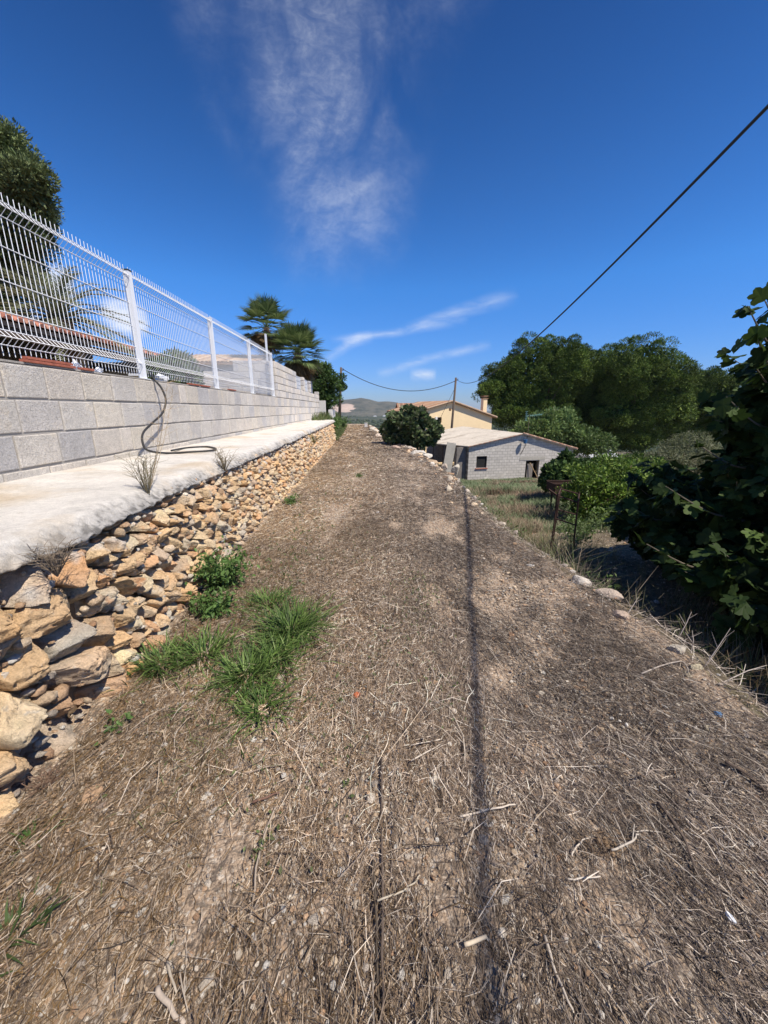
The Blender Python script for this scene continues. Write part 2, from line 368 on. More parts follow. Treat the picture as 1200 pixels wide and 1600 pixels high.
ys = np.array(sorted(set([round(-k, 3) for k in geo_ext(.2, .3, 900, 1.25)] + [round(k, 3) for k in lines([(0, 8, .06), (8, 20, .15), (20, 45, .35)])] + [round(k, 3) for k in geo_ext(45.2, .5, 7000, 1.06)])))
def sheet(xs, ys, zf):
    Xg, Yg = np.meshgrid(xs, ys); z = zf(Xg, Yg); v = np.stack([Xg.ravel(), Yg.ravel(), z], 1)
    n, m = len(xs), len(ys); i = np.arange(m-1)[:, None]*n+np.arange(n-1)[None]; f = np.stack([i, i+1, i+n+1, i+n], -1).reshape(-1, 4)
    return v, f
v, f = sheet(xs, ys, zground)
g = MB().add(v, f).build('ground', M['ground'], smooth=True); tag(g, kind='structure')
# path sheet
ps = np.linspace(0, 1, 84)
py = np.array(lines([(-1.5, .4, .1), (.4, 5, .035), (5, 12, .07), (12, 46, .2)]))
S_, Yg = np.meshgrid(ps, py); l = edgeL(Yg)-.12; r = edgeR(Yg)+.10+.06*fbm(P3(0, Yg, 4), 1.6, 3, 12).reshape(Yg.shape)
Xg = l+(r-l)*S_
z = zpath(Xg, Yg)+.0; q = P3(Xg, Yg); z = z+.012*fbm(q, 18, 4, 44, .6)+.006*vn(q, 70, 2)
z = z-.28*(ss(S_.ravel(), .945, 1.0)**1.6)
v = np.stack([Xg.ravel(), Yg.ravel(), z], 1); n, m = len(ps), len(py); i = np.arange(m-1)[:, None]*n+np.arange(n-1)[None]
p = MB().add(v, np.stack([i, i+1, i+n+1, i+n], -1).reshape(-1, 4)).build('path', M['path'], smooth=True); tag(p, kind='structure')

# hills on the horizon
def hill_mat():
    def ex(t, N, L, co, c):
        s = N('ShaderNodeSeparateXYZ'); L(co, s.inputs[0])
        k = N('ShaderNodeTexNoise'); k.inputs['Scale'].default_value = .016; k.inputs['Detail'].default_value = 10; k.inputs['Roughness'].default_value = .8; L(co, k.inputs['Vector'])
        r = N('ShaderNodeMapRange'); L(k.outputs[0], r.inputs[0]); r.inputs[1].default_value = .42; r.inputs[2].default_value = .60
        x = N('ShaderNodeMix'); x.data_type = 'RGBA'; L(r.outputs[0], x.inputs[0]); x.inputs[6].default_value = (.125, .118, .085, 1); x.inputs[7].default_value = (.028, .04, .024, 1)
        # quarry scar
        def m1(op, a, b, cl=False):
            q = N('ShaderNodeMath'); q.operation = op; q.use_clamp = cl
            for i_, w in enumerate((a, b)):
                if isinstance(w, (int, float)): q.inputs[i_].default_value = w
                else: L(w, q.inputs[i_])
            return q.outputs[0]
        dx = m1('DIVIDE', m1('SUBTRACT', s.outputs[0], -125.0), 60.0); dz = m1('DIVIDE', m1('SUBTRACT', s.outputs[2], 8.0), 22.0)
        d = m1('ADD', m1('MULTIPLY', dx, dx), m1('MULTIPLY', dz, dz)); d = m1('ADD', d, m1('MULTIPLY', m1('SUBTRACT', k.outputs[0], .5), 3.0))
        rr = N('ShaderNodeMapRange'); L(d, rr.inputs[0]); rr.inputs[1].default_value = 1.0; rr.inputs[2].default_value = .85
        y = N('ShaderNodeMix'); y.data_type = 'RGBA'; L(rr.outputs[0], y.inputs[0]); L(x.outputs[2], y.inputs[6]); y.inputs[7].default_value = (.50, .38, .30, 1)
        return y.outputs[2]
    return mat('scrub_hill', (.1, .1, .1), .95, extra=ex, var=[(.008, .12), (.06, .2)], bump=[(.05, .8, 4)])
def ridge(name, y0, depth, pts, base, seed):
    xs_ = np.linspace(pts[0][0], pts[-1][0], 170); ys_ = np.linspace(-1, 1, 46)
    Xg, T = np.meshgrid(xs_, ys_); top = np.interp(Xg, [a for a, _ in pts], [b for _, b in pts])
    prof = np.cos(T*math.pi/2)**1.3; q = P3(Xg, T*depth)
    zz = base+(top-base)*prof+(14*fbm(q, .006, 5, seed)*np.sqrt(prof.ravel())).reshape(Xg.shape)*(.4+.6*(1-prof))
    v = np.stack([Xg.ravel(), (y0+T*depth).ravel(), zz.ravel()], 1); n, m = 170, 46; i = np.arange(m-1)[:, None]*n+np.arange(n-1)[None]
    return tag(MB().add(v, np.stack([i, i+1, i+n+1, i+n], -1).reshape(-1, 4)).build(name, HM, smooth=True), kind='structure')
HM = hill_mat()
def hp(u, v, Y): a = atY(u, v, Y); return (a[0], a[2])
ridge('hill', 2400, 600, [(-1500, -30), (-900, 10)]+[hp(u, v, 2400) for u, v in ((500, 632), (520, 628), (536, 626), (552, 624), (565, 622), (576, 624), (590, 628), (605, 627), (620, 629), (632, 634), (660, 641))]+[(900, -34)], -36, 3)
# ------------------------------------------------------------------ dry stone retaining wall
def face(s, h):           # face plane: s along the path, h height -> x
    return edgeL(s)-.01-.10*h
def clip(poly, a, b, c):  # keep a*x+b*y<=c
    out = []
    for i in range(len(poly)):
        p, q = poly[i], poly[(i+1) % len(poly)]; dp = a*p[0]+b*p[1]-c; dq = a*q[0]+b*q[1]-c
        if dp <= 0: out.append(p)
        if (dp < 0 < dq) or (dq < 0 < dp): t = dp/(dp-dq); out.append((p[0]+t*(q[0]-p[0]), p[1]+t*(q[1]-p[1])))
    return out
seeds = []
def rows(s0, s1, rh, lw, jit, asp):
    h = -.04
    while h < .93:
        hh = rh*random.uniform(.75, 1.3); s = s0-random.random()*lw
        while s < s1:
            w = lw*random.choice((.45, .7, .9, 1.1, 1.4))
            if s0 <= s+w/2 < s1: seeds.append((s+w/2, h+hh/2+random.uniform(-jit, jit)*hh, asp, w))
            s += w
        h += hh
rows(-1.2, 2.0, .140, .28, .40, 1.6); rows(2.0, 4.0, .092, .15, .40, 1.45); rows(4.0, 8, .078, .115, .42, 1.3); rows(8, 18.85, .088, .13, .42, 1.25)
SE = np.array(seeds)
PALR = np.array([(.70, .49, .29), (.66, .45, .25), (.74, .58, .38), (.66, .52, .36), (.66, .40, .22), (.72, .54, .33), (.58, .48, .37), (.72, .50, .29), (.68, .47, .29)])
sm = MB()
for k, (s0, h0, asp, w) in enumerate(seeds):
    if s0 < -.8: continue
    d = SE[:, :2]-(s0, h0); ds = d[:, 0]**2+(d[:, 1]*asp)**2; idx = np.argsort(ds)[1:19]
    poly = [(s0-.5, -.12), (s0+.5, -.12), (s0+.5, .905), (s0-.5, .905)]
    for j in idx:
        dx, dy = d[j]; a, b = dx, dy*asp*asp; mxp, myp = s0+dx/2, h0+dy/2
        poly = clip(poly, a, b, a*mxp+b*myp)
        if len(poly) < 3: break
    if len(poly) < 3: continue
    pc = np.array(poly); c = pc.mean(0); near = s0 < 3.2
    na, nr = (60, 16) if s0 < 2.6 else ((36, 9) if s0 < 5 else ((20, 6) if s0 < 8 else (14, 5)))
    th = np.linspace(0, 2*math.pi, na, endpoint=False); dr = np.stack([np.cos(th), np.sin(th)], 1)
    inv = np.zeros(na); gap = random.uniform(.004, .012) if near else .005
    for i in range(len(pc)):
        e = pc[(i+1) % len(pc)]-pc[i]; nrm = np.array([e[1], -e[0]]); L_ = np.linalg.norm(nrm)
        if L_ < 1e-5: continue
        nrm /= L_; dd = max(np.dot(pc[i]-c, nrm)-gap, .006); inv += np.maximum(dr @ nrm, 0)**18/dd**18
    rad = inv**(-1/18.0); rad *= 1.05+.10*vn(P3(dr[:, 0]*1.6+k, dr[:, 1]*1.6, k*.37), 1.3, 5)+.05*vn(P3(dr[:, 0]*5+k, dr[:, 1]*5), 1, 6)
    size = float(np.sqrt(abs(sum(pc[i][0]*pc[(i+1) % len(pc)][1]-pc[(i+1) % len(pc)][0]*pc[i][1] for i in range(len(pc)))/2)))
    D = size*random.uniform(.24, .46)*(.6 if c[1] > .78 else 1); tilt = (random.gauss(0, .28), random.gauss(.05, .30)); outs = random.uniform(-.025, .03) if c[1] < .76 else random.uniform(-.03, -.01)
    planes = [(random.uniform(.35, .95)*D, random.gauss(0, 1.05), random.gauss(0, 1.05)) for _ in range(7)]
    rho = np.concatenate([np.linspace(0, 1, nr)[1:]**.85, [1.0, .98, .95]])
    RH, TH = np.meshgrid(rho, np.arange(na), indexing='ij'); rr = rad[TH]*RH
    lx = rr*dr[TH, 0]; ly = rr*dr[TH, 1]
    dome = D*(1-RH**8)**.5
    for (pd, px_, py_) in planes: dome = np.minimum(dome, pd-px_*lx-py_*ly+.25*D)
    dep = dome+tilt[0]*lx+tilt[1]*ly
    for q_, back in ((-3, .02), (-2, .07), (-1, .17)): dep[q_] = dep[q_]-back*min(1, size/.2)-.01
    Xf = lx+c[0]; Hf = ly+c[1]; pk = P3(Xf, Hf, dep+k*3.1)
    rt = .3*tilt[0]; lay = vn(P3(Xf*5+k, (Hf+rt*Xf)*38, k*.7), 1, 9)
    amp = size*.15; nz_ = amp*fbm(pk, 2.6/size, 5, 21, .68)+size*.06*lay-size*.16*np.abs(fbm(pk, 4.5/size, 4, 41, .68))
    dep = dep+nz_.reshape(dep.shape)*np.where(RH > .99, .5, 1)
    c0 = D+amp*.2
    P = np.stack([face(Xf.ravel(), Hf.ravel())+dep.ravel()+outs, Xf.ravel(), Hf.ravel()], 1)
    cen = np.array([[face(c[0], c[1])+dep[0].mean()+outs, c[0], c[1]]])
    V = np.concatenate([cen, P]); nR = len(rho)
    F3 = np.stack([np.zeros(na, int), 1+np.arange(na), 1+(np.arange(na)+1) % na], 1)
    a_ = np.arange(nR-1)[:, None]*na+1; kk = np.arange(na)[None]; k2 = (np.arange(na)[None]+1) % na
    F4 = np.stack([a_+kk, a_+na+kk, a_+na+k2, a_+k2], -1).reshape(-1, 4)
    base = PALR[random.randrange(len(PALR))]*random.uniform(.85, 1.1)
    vc = base[None]*(1+.18*fbm(V, 9, 3, 61)[:, None]) + np.array([.07, -.01, -.05])*np.clip(fbm(V, 5, 3, 77), -1, 1)[:, None]*1.6
    wf = np.clip((fbm(V, 7, 3, 131)+(V[:, 2]-.80)*3.0)*3, 0, 1)[:, None]*.8; vc = vc*(1-wf)+np.array([.62, .60, .56])*wf
    gf = np.clip((fbm(V, 3.1, 3, 137)-.24)*5, 0, 1)[:, None]*.5; vc = vc*(1-gf)+np.array([.46, .40, .33])*gf
    vc = np.clip(vc, .04, .8)
    nb = sm.n; sm.v.append(V); sm.c.append(vc); sm.f.append(F3+nb); sm.f.append(F4+nb); sm.n += len(V)
CHINKS = True
wall = empty('dry_stone_wall', (-1.5, 9, 0), 'ochre dry stone retaining wall along the left of the path, capped with white concrete', 'wall')
wl = np.array([-(-1.5), -9, 0])
def shift(mb, loc):
    mb.v = [a-np.array(loc) for a in mb.v]; return mb
SM_ = sm
# rubble core and poured cap
core = MB()
hs_ = np.linspace(-.1, .93, 12); sl_ = np.arange(-1.2, 18.8, .12); Sg, Hg = np.meshgrid(sl_, hs_)
v = np.stack([(face(Sg.ravel(), Hg.ravel())-.13+.02*fbm(P3(Sg, Hg), 8, 3, 4)), Sg.ravel(), Hg.ravel()], 1); n, m = len(sl_), len(hs_); i = np.arange(m-1)[:, None]*n+np.arange(n-1)[None]
core.add(v, np.stack([i, i+1, i+n+1, i+n], -1).reshape(-1, 4))
core.prism([(-2.3, -.2), (-1.78, -.2), (-1.78, .6), (-1.76, .93), (-2.3, .93)], 18.6, 18.8, 1)
shift(core, (-1.5, 9, 0)).build('rubble_core', M['rock_dark'], wall)
sc_ = np.concatenate([np.arange(-1.3, 1.0, .06), np.arange(1.0, 5, .016), np.arange(5, 10, .04), np.arange(10, 20.6, .1)])
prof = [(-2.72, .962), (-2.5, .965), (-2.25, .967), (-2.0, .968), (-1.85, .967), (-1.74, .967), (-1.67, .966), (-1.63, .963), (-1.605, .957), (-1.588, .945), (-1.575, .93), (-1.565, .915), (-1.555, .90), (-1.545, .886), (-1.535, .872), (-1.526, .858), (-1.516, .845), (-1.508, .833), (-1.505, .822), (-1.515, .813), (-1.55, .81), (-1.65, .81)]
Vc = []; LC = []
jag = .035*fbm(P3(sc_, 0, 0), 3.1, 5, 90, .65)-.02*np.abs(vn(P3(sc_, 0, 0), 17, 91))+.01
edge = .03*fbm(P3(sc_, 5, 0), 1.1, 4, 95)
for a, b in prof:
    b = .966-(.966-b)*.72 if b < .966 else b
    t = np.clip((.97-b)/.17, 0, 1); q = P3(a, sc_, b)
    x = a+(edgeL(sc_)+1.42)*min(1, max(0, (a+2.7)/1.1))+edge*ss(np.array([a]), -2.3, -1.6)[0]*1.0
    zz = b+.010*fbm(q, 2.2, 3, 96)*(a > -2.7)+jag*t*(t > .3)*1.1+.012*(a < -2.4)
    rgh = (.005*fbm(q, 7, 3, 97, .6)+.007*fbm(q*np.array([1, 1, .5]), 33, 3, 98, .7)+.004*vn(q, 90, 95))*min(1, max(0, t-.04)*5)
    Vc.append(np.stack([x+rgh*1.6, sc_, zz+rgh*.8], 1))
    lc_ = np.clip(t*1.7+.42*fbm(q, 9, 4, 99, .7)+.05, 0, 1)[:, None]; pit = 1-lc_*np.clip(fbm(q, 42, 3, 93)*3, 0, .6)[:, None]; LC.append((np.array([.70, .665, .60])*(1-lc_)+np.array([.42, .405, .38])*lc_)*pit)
Vc = np.array(Vc); m, n = Vc.shape[:2]; i = np.arange(m-1)[:, None]*n+np.arange(n-1)[None]
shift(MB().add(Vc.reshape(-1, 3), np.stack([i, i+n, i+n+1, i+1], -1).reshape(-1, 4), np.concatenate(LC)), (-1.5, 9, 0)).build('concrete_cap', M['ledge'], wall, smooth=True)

# ------------------------------------------------------------------ block walls
def blockrow(mb, y0, y1, z0, z1, x, w=.43, depth=.2, seed=0, g=.013):
    rr_ = random.Random(seed+3); y = y0-rr_.random()*w*.8
    tone = [(.50, .46, .40), (.45, .42, .38), (.53, .48, .41), (.50, .465, .41), (.415, .395, .37), (.53, .48, .40)]
    while y < y1:
        L_ = w*rr_.choice((1, 1, 1, 1, .5, .93, 1.05)); a, b = max(y, y0), min(y+L_, y1)
        if b-a > .05:
            c = np.array(rr_.choice(tone))*np.array([.97, .985, 1.02])*rr_.uniform(.95, 1.06)*(1.42 if z0 > 1.84 or a > 12.5 else 1.26); o = rr_.uniform(-.003, .004)
            t0, t1 = z0+g*.7+rr_.uniform(-.003, .005), z1-g*.7+rr_.uniform(-.005, .003); e = .007
            ya, yb = a+g*.6, b-g*.6
            V = [(x-depth, ya, t0), (x-depth, yb, t0), (x-depth, yb, t1), (x-depth, ya, t1),
                 (x+o-e, ya, t0), (x+o-e, yb, t0), (x+o-e, yb, t1), (x+o-e, ya, t1),
                 (x+o, ya+e, t0+e), (x+o, yb-e, t0+e), (x+o, yb-e, t1-e), (x+o, ya+e, t1-e)]
            mb.add(V, [(0, 3, 2, 1), (0, 1, 5, 4), (3, 7, 6, 2), (0, 4, 7, 3), (1, 2, 6, 5), (4, 5, 9, 8), (5, 6, 10, 9), (6, 7, 11, 10), (7, 4, 8, 11), (8, 9, 10, 11)], c)
        y += L_
bw = empty('block_wall', (-2.8, 10, .95), 'long wall of bare grey concrete blocks standing on the concrete ledge, taller at its far end', 'wall')
OB = (-2.8, 10, .95)
bm_ = MB(); WX = -2.70
for i_, (z0, z1) in enumerate(((.93, 1.04), (1.04, 1.31), (1.31, 1.575), (1.575, 1.845))): blockrow(bm_, -2, 22.3, z0, z1, WX, seed=i_+1)
zt = [1.845, 2.05, 2.25, 2.46, 2.67, 2.86]
for i_ in range(5):
    y1 = 22.3 if i_ < 2 else 15.45
    blockrow(bm_, 12.02, y1, zt[i_], zt[i_+1], WX+.005, seed=20+i_)
shift(bm_, OB).build('blockwork', M['block'], bw)
mo = MB(); mo.box((WX-.104, 10.15, 1.385), (.186, 24.28, .905)); mo.box((WX-.104, 13.73, 2.355), (.186, 3.40, .99)); mo.box((WX-.104, 18.87, 2.05), (.186, 6.84, .385))
mo.box((WX-.10, 7.0, 1.853), (.16, 9.9, .016))
shift(mo, OB).build('mortar', M['mortar'], bw)
for (a, b, t) in ((17.0, 17.45, 2.80), (18.9, 19.3, 2.78)):
    q = MB()
    z = 2.25
    while z < t-.05: blockrow(q, a, b, z, min(z+.205, t), WX+.005, w=.5, seed=int(a*10+z*10)); z += .205
    shift(q, OB).build('pillar', M['block'], bw)
q = MB(); blockrow(q, 21.9, 22.3, 2.25, 2.42, WX+.005, w=.6, seed=5); shift(q, OB).build('end_block', M['block'], bw)
# cross wall joining the block wall
cw = MB()
for i_, z in enumerate(np.arange(1.3, 2.80, .21)):
    blockrow(cw, 2.9, 3.9 if z > 2.55 else 8.2, z, min(z+.21, 2.86), 0, seed=40+i_, g=.004)
cw.v = [np.stack([-a[:, 1], 12.2-a[:, 0]-.2+0*a[:, 1], a[:, 2]], 1) for a in cw.v]
cwo = tag(cw.build('garden_wall', M['block']), 'grey block wall behind the white fence, running away from the path', 'wall')

# ------------------------------------------------------------------ white mesh fence on the wall
FX = -2.78; ZB, ZT = 1.885, 3.06
fence = empty('mesh_fence', (FX, 6, ZB), 'white welded wire mesh fence with square posts on top of the block wall', 'fence')
OF = (FX, 6, ZB)
prx = [(ZT+.035, 0), (ZT-.03, 0), (ZT-.085, .055), (ZT-.14, 0), (ZB+.20, 0), (ZB+.145, .055), (ZB+.09, 0), (ZB+.01, 0)]
def panel(y0, y1, kids):
    mb = MB(); n = int(round((y1-y0)/.052)); tilt = 0
    for k in range(n+1):
        y = y0+(y1-y0)*k/n; mb.tube([(FX+dx, y, z) for z, dx in prx], .0034, 4, caps=False)
    for z, dx in ((ZT-.03, 0), (ZT-.085, .055), (ZT-.14, 0), (2.70, 0), (2.45, 0), (2.22, 0), (ZB+.20, 0), (ZB+.145, .055), (ZB+.09, 0)):
        mb.tube([(FX+dx+.006, y0, z), (FX+dx+.006, y1, z)], .0042, 4)
    shift(mb, OF).build('mesh_panel', M['white_metal'], fence)
posts = [.35, 2.75, 5.12, 7.52, 9.76, 11.9]
for a, b in zip(posts[:-1], posts[1:]): panel(a+.045, b-.045, None)
for y in posts:
    mb = MB(); mb.box((FX+.012, y, (1.853+3.04)/2), (.062, .072, 3.04-1.853)); mb.box((FX+.012, y, 1.858), (.12, .12, .010))
    pst = shift(mb, OF).build('fence_post', M['white_metal'], fence)
    MB().box((FX+.012-OF[0], y-OF[1], 3.047-OF[2]), (.068, .078, .014)).build('post_cap', M['tyre'] if y < 6 else M['white_metal'], pst)
mp = empty('wall_mesh_infill', (WX-.1, 17, 2.25), 'small white wire mesh panels filling the gaps at the far end of the block wall', 'fence')
for a, b in ((15.5, 16.95), (17.5, 18.85)):
    q = MB()
    for y in np.arange(a, b, .08): q.tube([(0, y-17, .02), (0, y-17, .52)], .006, 4)
    for z in (.06, .2, .35, .5): q.tube([(0.01, a-17, z), (.01, b-17, z)], .007, 4)
    q.build('mesh_panel', M['white_metal'], mp)
q = MB(); q.box((0, 0, .38), (.05, .05, .76)); q.box((0, 0, .765), (.055, .055, .01))
tag(q.build('metal_post', M['white_metal'], loc=(-2.98, 12.35, 2.86)), 'white square metal post standing alone on the cross wall below the palms', 'post')
q = MB(); q.box((0, 0, .3), (.06, .06, .6)); q.box((0, 0, .605), (.065, .065, .01))
tag(q.build('metal_post', M['white_metal'], loc=(-2.85, 20.6, 2.24)), 'thin pale post near the far end of the tall block wall', 'post')

# hose, bricks and scraps on the wall
def smooth_path(pts, n=8):
    pts = [np.array(p, float) for p in pts]; o = []
    for i in range(len(pts)-1):
        p0, p1, p2, p3 = pts[max(i-1, 0)], pts[i], pts[i+1], pts[min(i+2, len(pts)-1)]
        for t in np.linspace(0, 1, n, endpoint=False):
            o.append(.5*((2*p1)+(-p0+p2)*t+(2*p0-5*p1+4*p2-p3)*t*t+(-p0+3*p1-3*p2+p3)*t**3))
    o.append(pts[-1]); return o
def onX(u, v, X):
    r = ray(u, v); t = X/r[0]; return (X, r[1]*t, EYE+r[2]*t)
def onZ(u, v, Z):
    r = ray(u, v); t = (Z-EYE)/r[2]; return (r[0]*t, r[1]*t, Z)
hp_ = [onX(236, 583, -2.80), onX(241, 593, -2.69), onX(252, 606, -2.62), onX(259, 625, -2.57), onX(254, 645, -2.58), onX(238, 661, -2.58), onX(224, 676, -2.56), onX(223, 692, -2.52), onX(232, 704, -2.45)]
hp_ += [onZ(262, 708, .985), onZ(300, 706, .985), onZ(330, 704, .985), onZ(337, 701, .985), onZ(322, 698, .985), onZ(290, 700, .987), onZ(268, 704, 1.0)]
tag(MB().tube(smooth_path(hp_), .0125, 8).build('garden_hose', M['hose'], smooth=True), 'black rubber hose hanging down the block wall and curled on the white ledge', 'hose')
for k, (y0, y1, lab) in enumerate(((3.35, 3.9, 'long red clay bricks laid flat on the block wall at the left photo edge'), (3.98, 4.15, 'short red clay brick piece on the block wall left of the first white post'),
                                   (6.25, 6.62, 'longer red clay brick on the wall top halfway between two white posts'), (6.68, 7.05, 'red clay brick on the wall top just before the second white post'), (8.0, 8.4, 'dark red brick fragment on the wall top beyond the second white post'))):
    q = MB(); yy_ = y0
    for j in range(2 if k == 0 else 1): q.box((0, 0, .011+j*.024), (.045, (y1-y0)*(1-.1*j), .020), col=(1, 1, 1), rz=.01*j)
    tag(q.build('clay_brick', M['terracotta'], loc=(-2.725, (y0+y1)/2, 1.862)), lab, 'brick', 'red clay bricks along the wall top')
def crumple(name, loc, s, m_, seed):
    n = 14; th, ph = np.meshgrid(np.linspace(0, 2*math.pi, n, endpoint=False), np.linspace(.05, math.pi-.05, 9))
    d = np.stack([np.cos(th)*np.sin(ph), np.sin(th)*np.sin(ph), np.cos(ph)], -1).reshape(-1, 3)
    r_ = 1+.45*vn(d, 2.2, seed)+.2*vn(d, 5, seed+1); v_ = d*r_[:, None]*np.array(s); v_[:, 2] = np.maximum(v_[:, 2], -s[2]*.55)
    i_ = np.arange(8)[:, None]*n; a = np.arange(n)[None]; b = (np.arange(n)[None]+1) % n
    F = np.stack([i_+a, i_+n+a, i_+n+b, i_+b], -1).reshape(-1, 4)
    mb = MB().add(v_, F); mb.f.append(np.arange(n)[None][:, ::1]); mb.f.append(np.arange(8*n, 9*n)[None][:, ::-1])
    return mb.build(name, m_, loc=loc)
a = onX(115, 562, -2.83); tag(crumple('plastic_scrap', (a[0], a[1], 1.89), (.04, .05, .06), M['plastic'], 3), 'crumpled white plastic under the fence left of the first white post', 'litter')
a = onX(152, 570, -2.83); tag(crumple('plastic_scrap', (a[0], a[1], 1.885), (.03, .05, .035), M['plastic'], 5), 'small flat white scrap just left of the first white post', 'litter')
a = onX(250, 575, -2.95); tag(crumple('plastic_scrap', (a[0], a[1], 1.92), (.06, .12, .06), M['plastic'], 8), 'white bag lying behind the fence just right of the first white post', 'litter')

# ------------------------------------------------------------------ litter of straw on the path
def frames(n, tx, nrm):
    tx = tx/np.linalg.norm(tx, axis=1)[:, None]; b = np.cross(nrm, tx); b /= (np.linalg.norm(b, axis=1)[:, None]+1e-9); return tx, b, np.cross(tx, b)
def ribbons(mb, P, ang, L_, w, tilt, col, bend=.07, roll=.6):
    n = len(P); t = np.stack([np.sin(ang)*np.cos(tilt), np.cos(ang)*np.cos(tilt), np.sin(tilt)], 1)
    nr_ = np.stack([rng.normal(0, roll, n), rng.normal(0, roll, n), np.ones(n)], 1); t, b, k = frames(n, t, nr_)
    bd = rng.normal(0, bend, n)*L_; bz = np.abs(rng.normal(0, bend*.5, n))*L_
    V = []
    for s_, q in ((-.5, 0), (0, 1), (.5, 0)):
        c = P+t*(L_*s_)[:, None]+b*(bd*q)[:, None]+np.array([0, 0, 1])*(bz*q)[:, None]
        wf = 1.0 if q else .55
        V += [c-b*(w*wf/2)[:, None], c+b*(w*wf/2)[:, None]]
    V = np.stack(V, 1).reshape(-1, 3); i_ = np.arange(n)[:, None]*6
    F = np.stack([i_+np.array([0, 1, 3, 2]), i_+np.array([2, 3, 5, 4])], 1).reshape(-1, 4)
    mb.add(V, F, np.repeat(col, 6, 0))
PALS = np.array([(.20, .160, .130), (.30, .245, .20), (.11, .086, .070), (.70, .62, .52), (.13, .102, .085), (.26, .21, .17), (.055, .044, .037), (.48, .41, .33), (.07, .055, .046), (.15, .12, .097)])
def straw(n, y0, y1, Ls, ws, zt, xr=None, pal=PALS, thr=-.50):
    Y = rng.uniform(y0, y1, n); Xx = edgeL(Y)+.03+rng.uniform(0, 1, n)*(edgeR(Y)-edgeL(Y)+.10)
    q = P3(Xx*1.3, Y*.7); den = 1.25*fbm(q, 1.5, 4, 55)+.45*fbm(q, 7, 2, 56)
    bare = np.exp(-((Xx+.45)/.30)**2)*.34+np.exp(-((Xx-1.05)/.30)**2)*.26
    keep = den-bare > thr+rng.normal(0, .22, n)
    Xx, Y = Xx[keep], Y[keep]; m = len(Xx)
    z = zpath(Xx, Y)+rng.exponential(zt, m)+.003-.28*(ss((Xx-edgeL(Y)+.12)/(edgeR(Y)-edgeL(Y)+.2), .945, 1)**1.6)
    lean = np.where(Xx > .6, -.35, 0.05); ang = np.where(rng.random(m) < .55, rng.normal(lean, .45), rng.uniform(-1.57, 1.57, m))
    L_ = Ls*np.exp(rng.normal(0, .5, m)); w = ws*rng.uniform(.5, 1.6, m)
    c = pal[rng.integers(0, len(pal), m)]*rng.uniform(.75, 1.2, (m, 1))
    tan = np.clip(.5-Xx*.6, 0, 1)[:, None]*np.array([.17, .095, .02]); dk = 1-.42*ss(fbm(P3(Xx, Y), .75, 4, 57)+.25*fbm(P3(Xx, Y), 4, 2, 58), -.25, .3)[:, None]; c = np.clip((c+tan*rng.uniform(0, 1.4, (m, 1)))*dk*1.12, .025, .85)
    return np.stack([Xx, Y, z], 1), ang, L_, w, rng.normal(0, .13, m), c
sw = MB()
for a in ((60000, .35, 2.2, .022, .0019, .006), (68000, .35, 2.2, .045, .0018, .008), (9000, .35, 2.8, .12, .0024, .010), (90000, 2.2, 5, .045, .0026, .009), (5000, 2.2, 6, .10, .0034, .010), (44000, 5, 10, .08, .0045, .010), (18000, 10, 18, .10, .009, .014), (10000, 18, 38, .18, .018, .02)):
    ribbons(sw, *straw(*a))
n = 5200; Y = rng.uniform(.8, 16, n)**1.0; Xx = edgeR(Y)+rng.normal(.05, .07, n)
ribbons(sw, np.stack([Xx, Y, zpath(Xx, Y)+.012-.25*ss(Xx-edgeR(Y), -.02, .16)**1.6], 1), rng.normal(-.7, .8, n), .10*np.exp(rng.normal(0, .5, n)), .0032*rng.uniform(.6, 1.5, n)*np.clip(Y/4, 1, 3), rng.normal(.0, .35, n), PALS[rng.integers(0, 8, n)]*1.1)
tag(sw.build('straw_litter', M['straw']), kind='stuff', label='layer of grey and tan straw and broken stalks covering the path', cat='straw')
# pebbles
t_ = (1+5**.5)/2
ICO = np.array([(-1, t_, 0), (1, t_, 0), (-1, -t_, 0), (1, -t_, 0), (0, -1, t_), (0, 1, t_), (0, -1, -t_), (0, 1, -t_), (t_, 0, -1), (t_, 0, 1), (-t_, 0, -1), (-t_, 0, 1)])/math.sqrt(1+t_*t_)
ICF = np.array([(0, 11, 5), (0, 5, 1), (0, 1, 7), (0, 7, 10), (0, 10, 11), (1, 5, 9), (5, 11, 4), (11, 10, 2), (10, 7, 6), (7, 1, 8), (3, 9, 4), (3, 4, 2), (3, 2, 6), (3, 6, 8), (3, 8, 9), (4, 9, 5), (2, 4, 11), (6, 2, 10), (8, 6, 7), (9, 8, 1)])
def pebbles(mb, P, s, pal):
    n = len(P); sc3 = s[:, None]*rng.uniform(.55, 1.25, (n, 3))*np.array([1, 1, .6]); an = rng.uniform(0, 6.28, n)
    V = ICO[None]*sc3[:, None]*rng.uniform(.78, 1.2, (n, 12, 1)); ca, sa = np.cos(an)[:, None], np.sin(an)[:, None]
    V = np.stack([V[..., 0]*ca-V[..., 1]*sa, V[..., 0]*sa+V[..., 1]*ca, V[..., 2]], -1)+P[:, None]
    c = pal[rng.integers(0, len(pal), n)]*rng.uniform(.8, 1.15, (n, 1))
    mb.add(V.reshape(-1, 3), (np.arange(n)[:, None, None]*12+ICF[None]).reshape(-1, 3), np.repeat(c, 12, 0))
PALP = np.array([(.70, .56, .40), (.74, .66, .54), (.58, .44, .30), (.62, .54, .44), (.50, .32, .20), (.44, .38, .32), (.66, .62, .55), (.56, .38, .24)])
pb = MB()
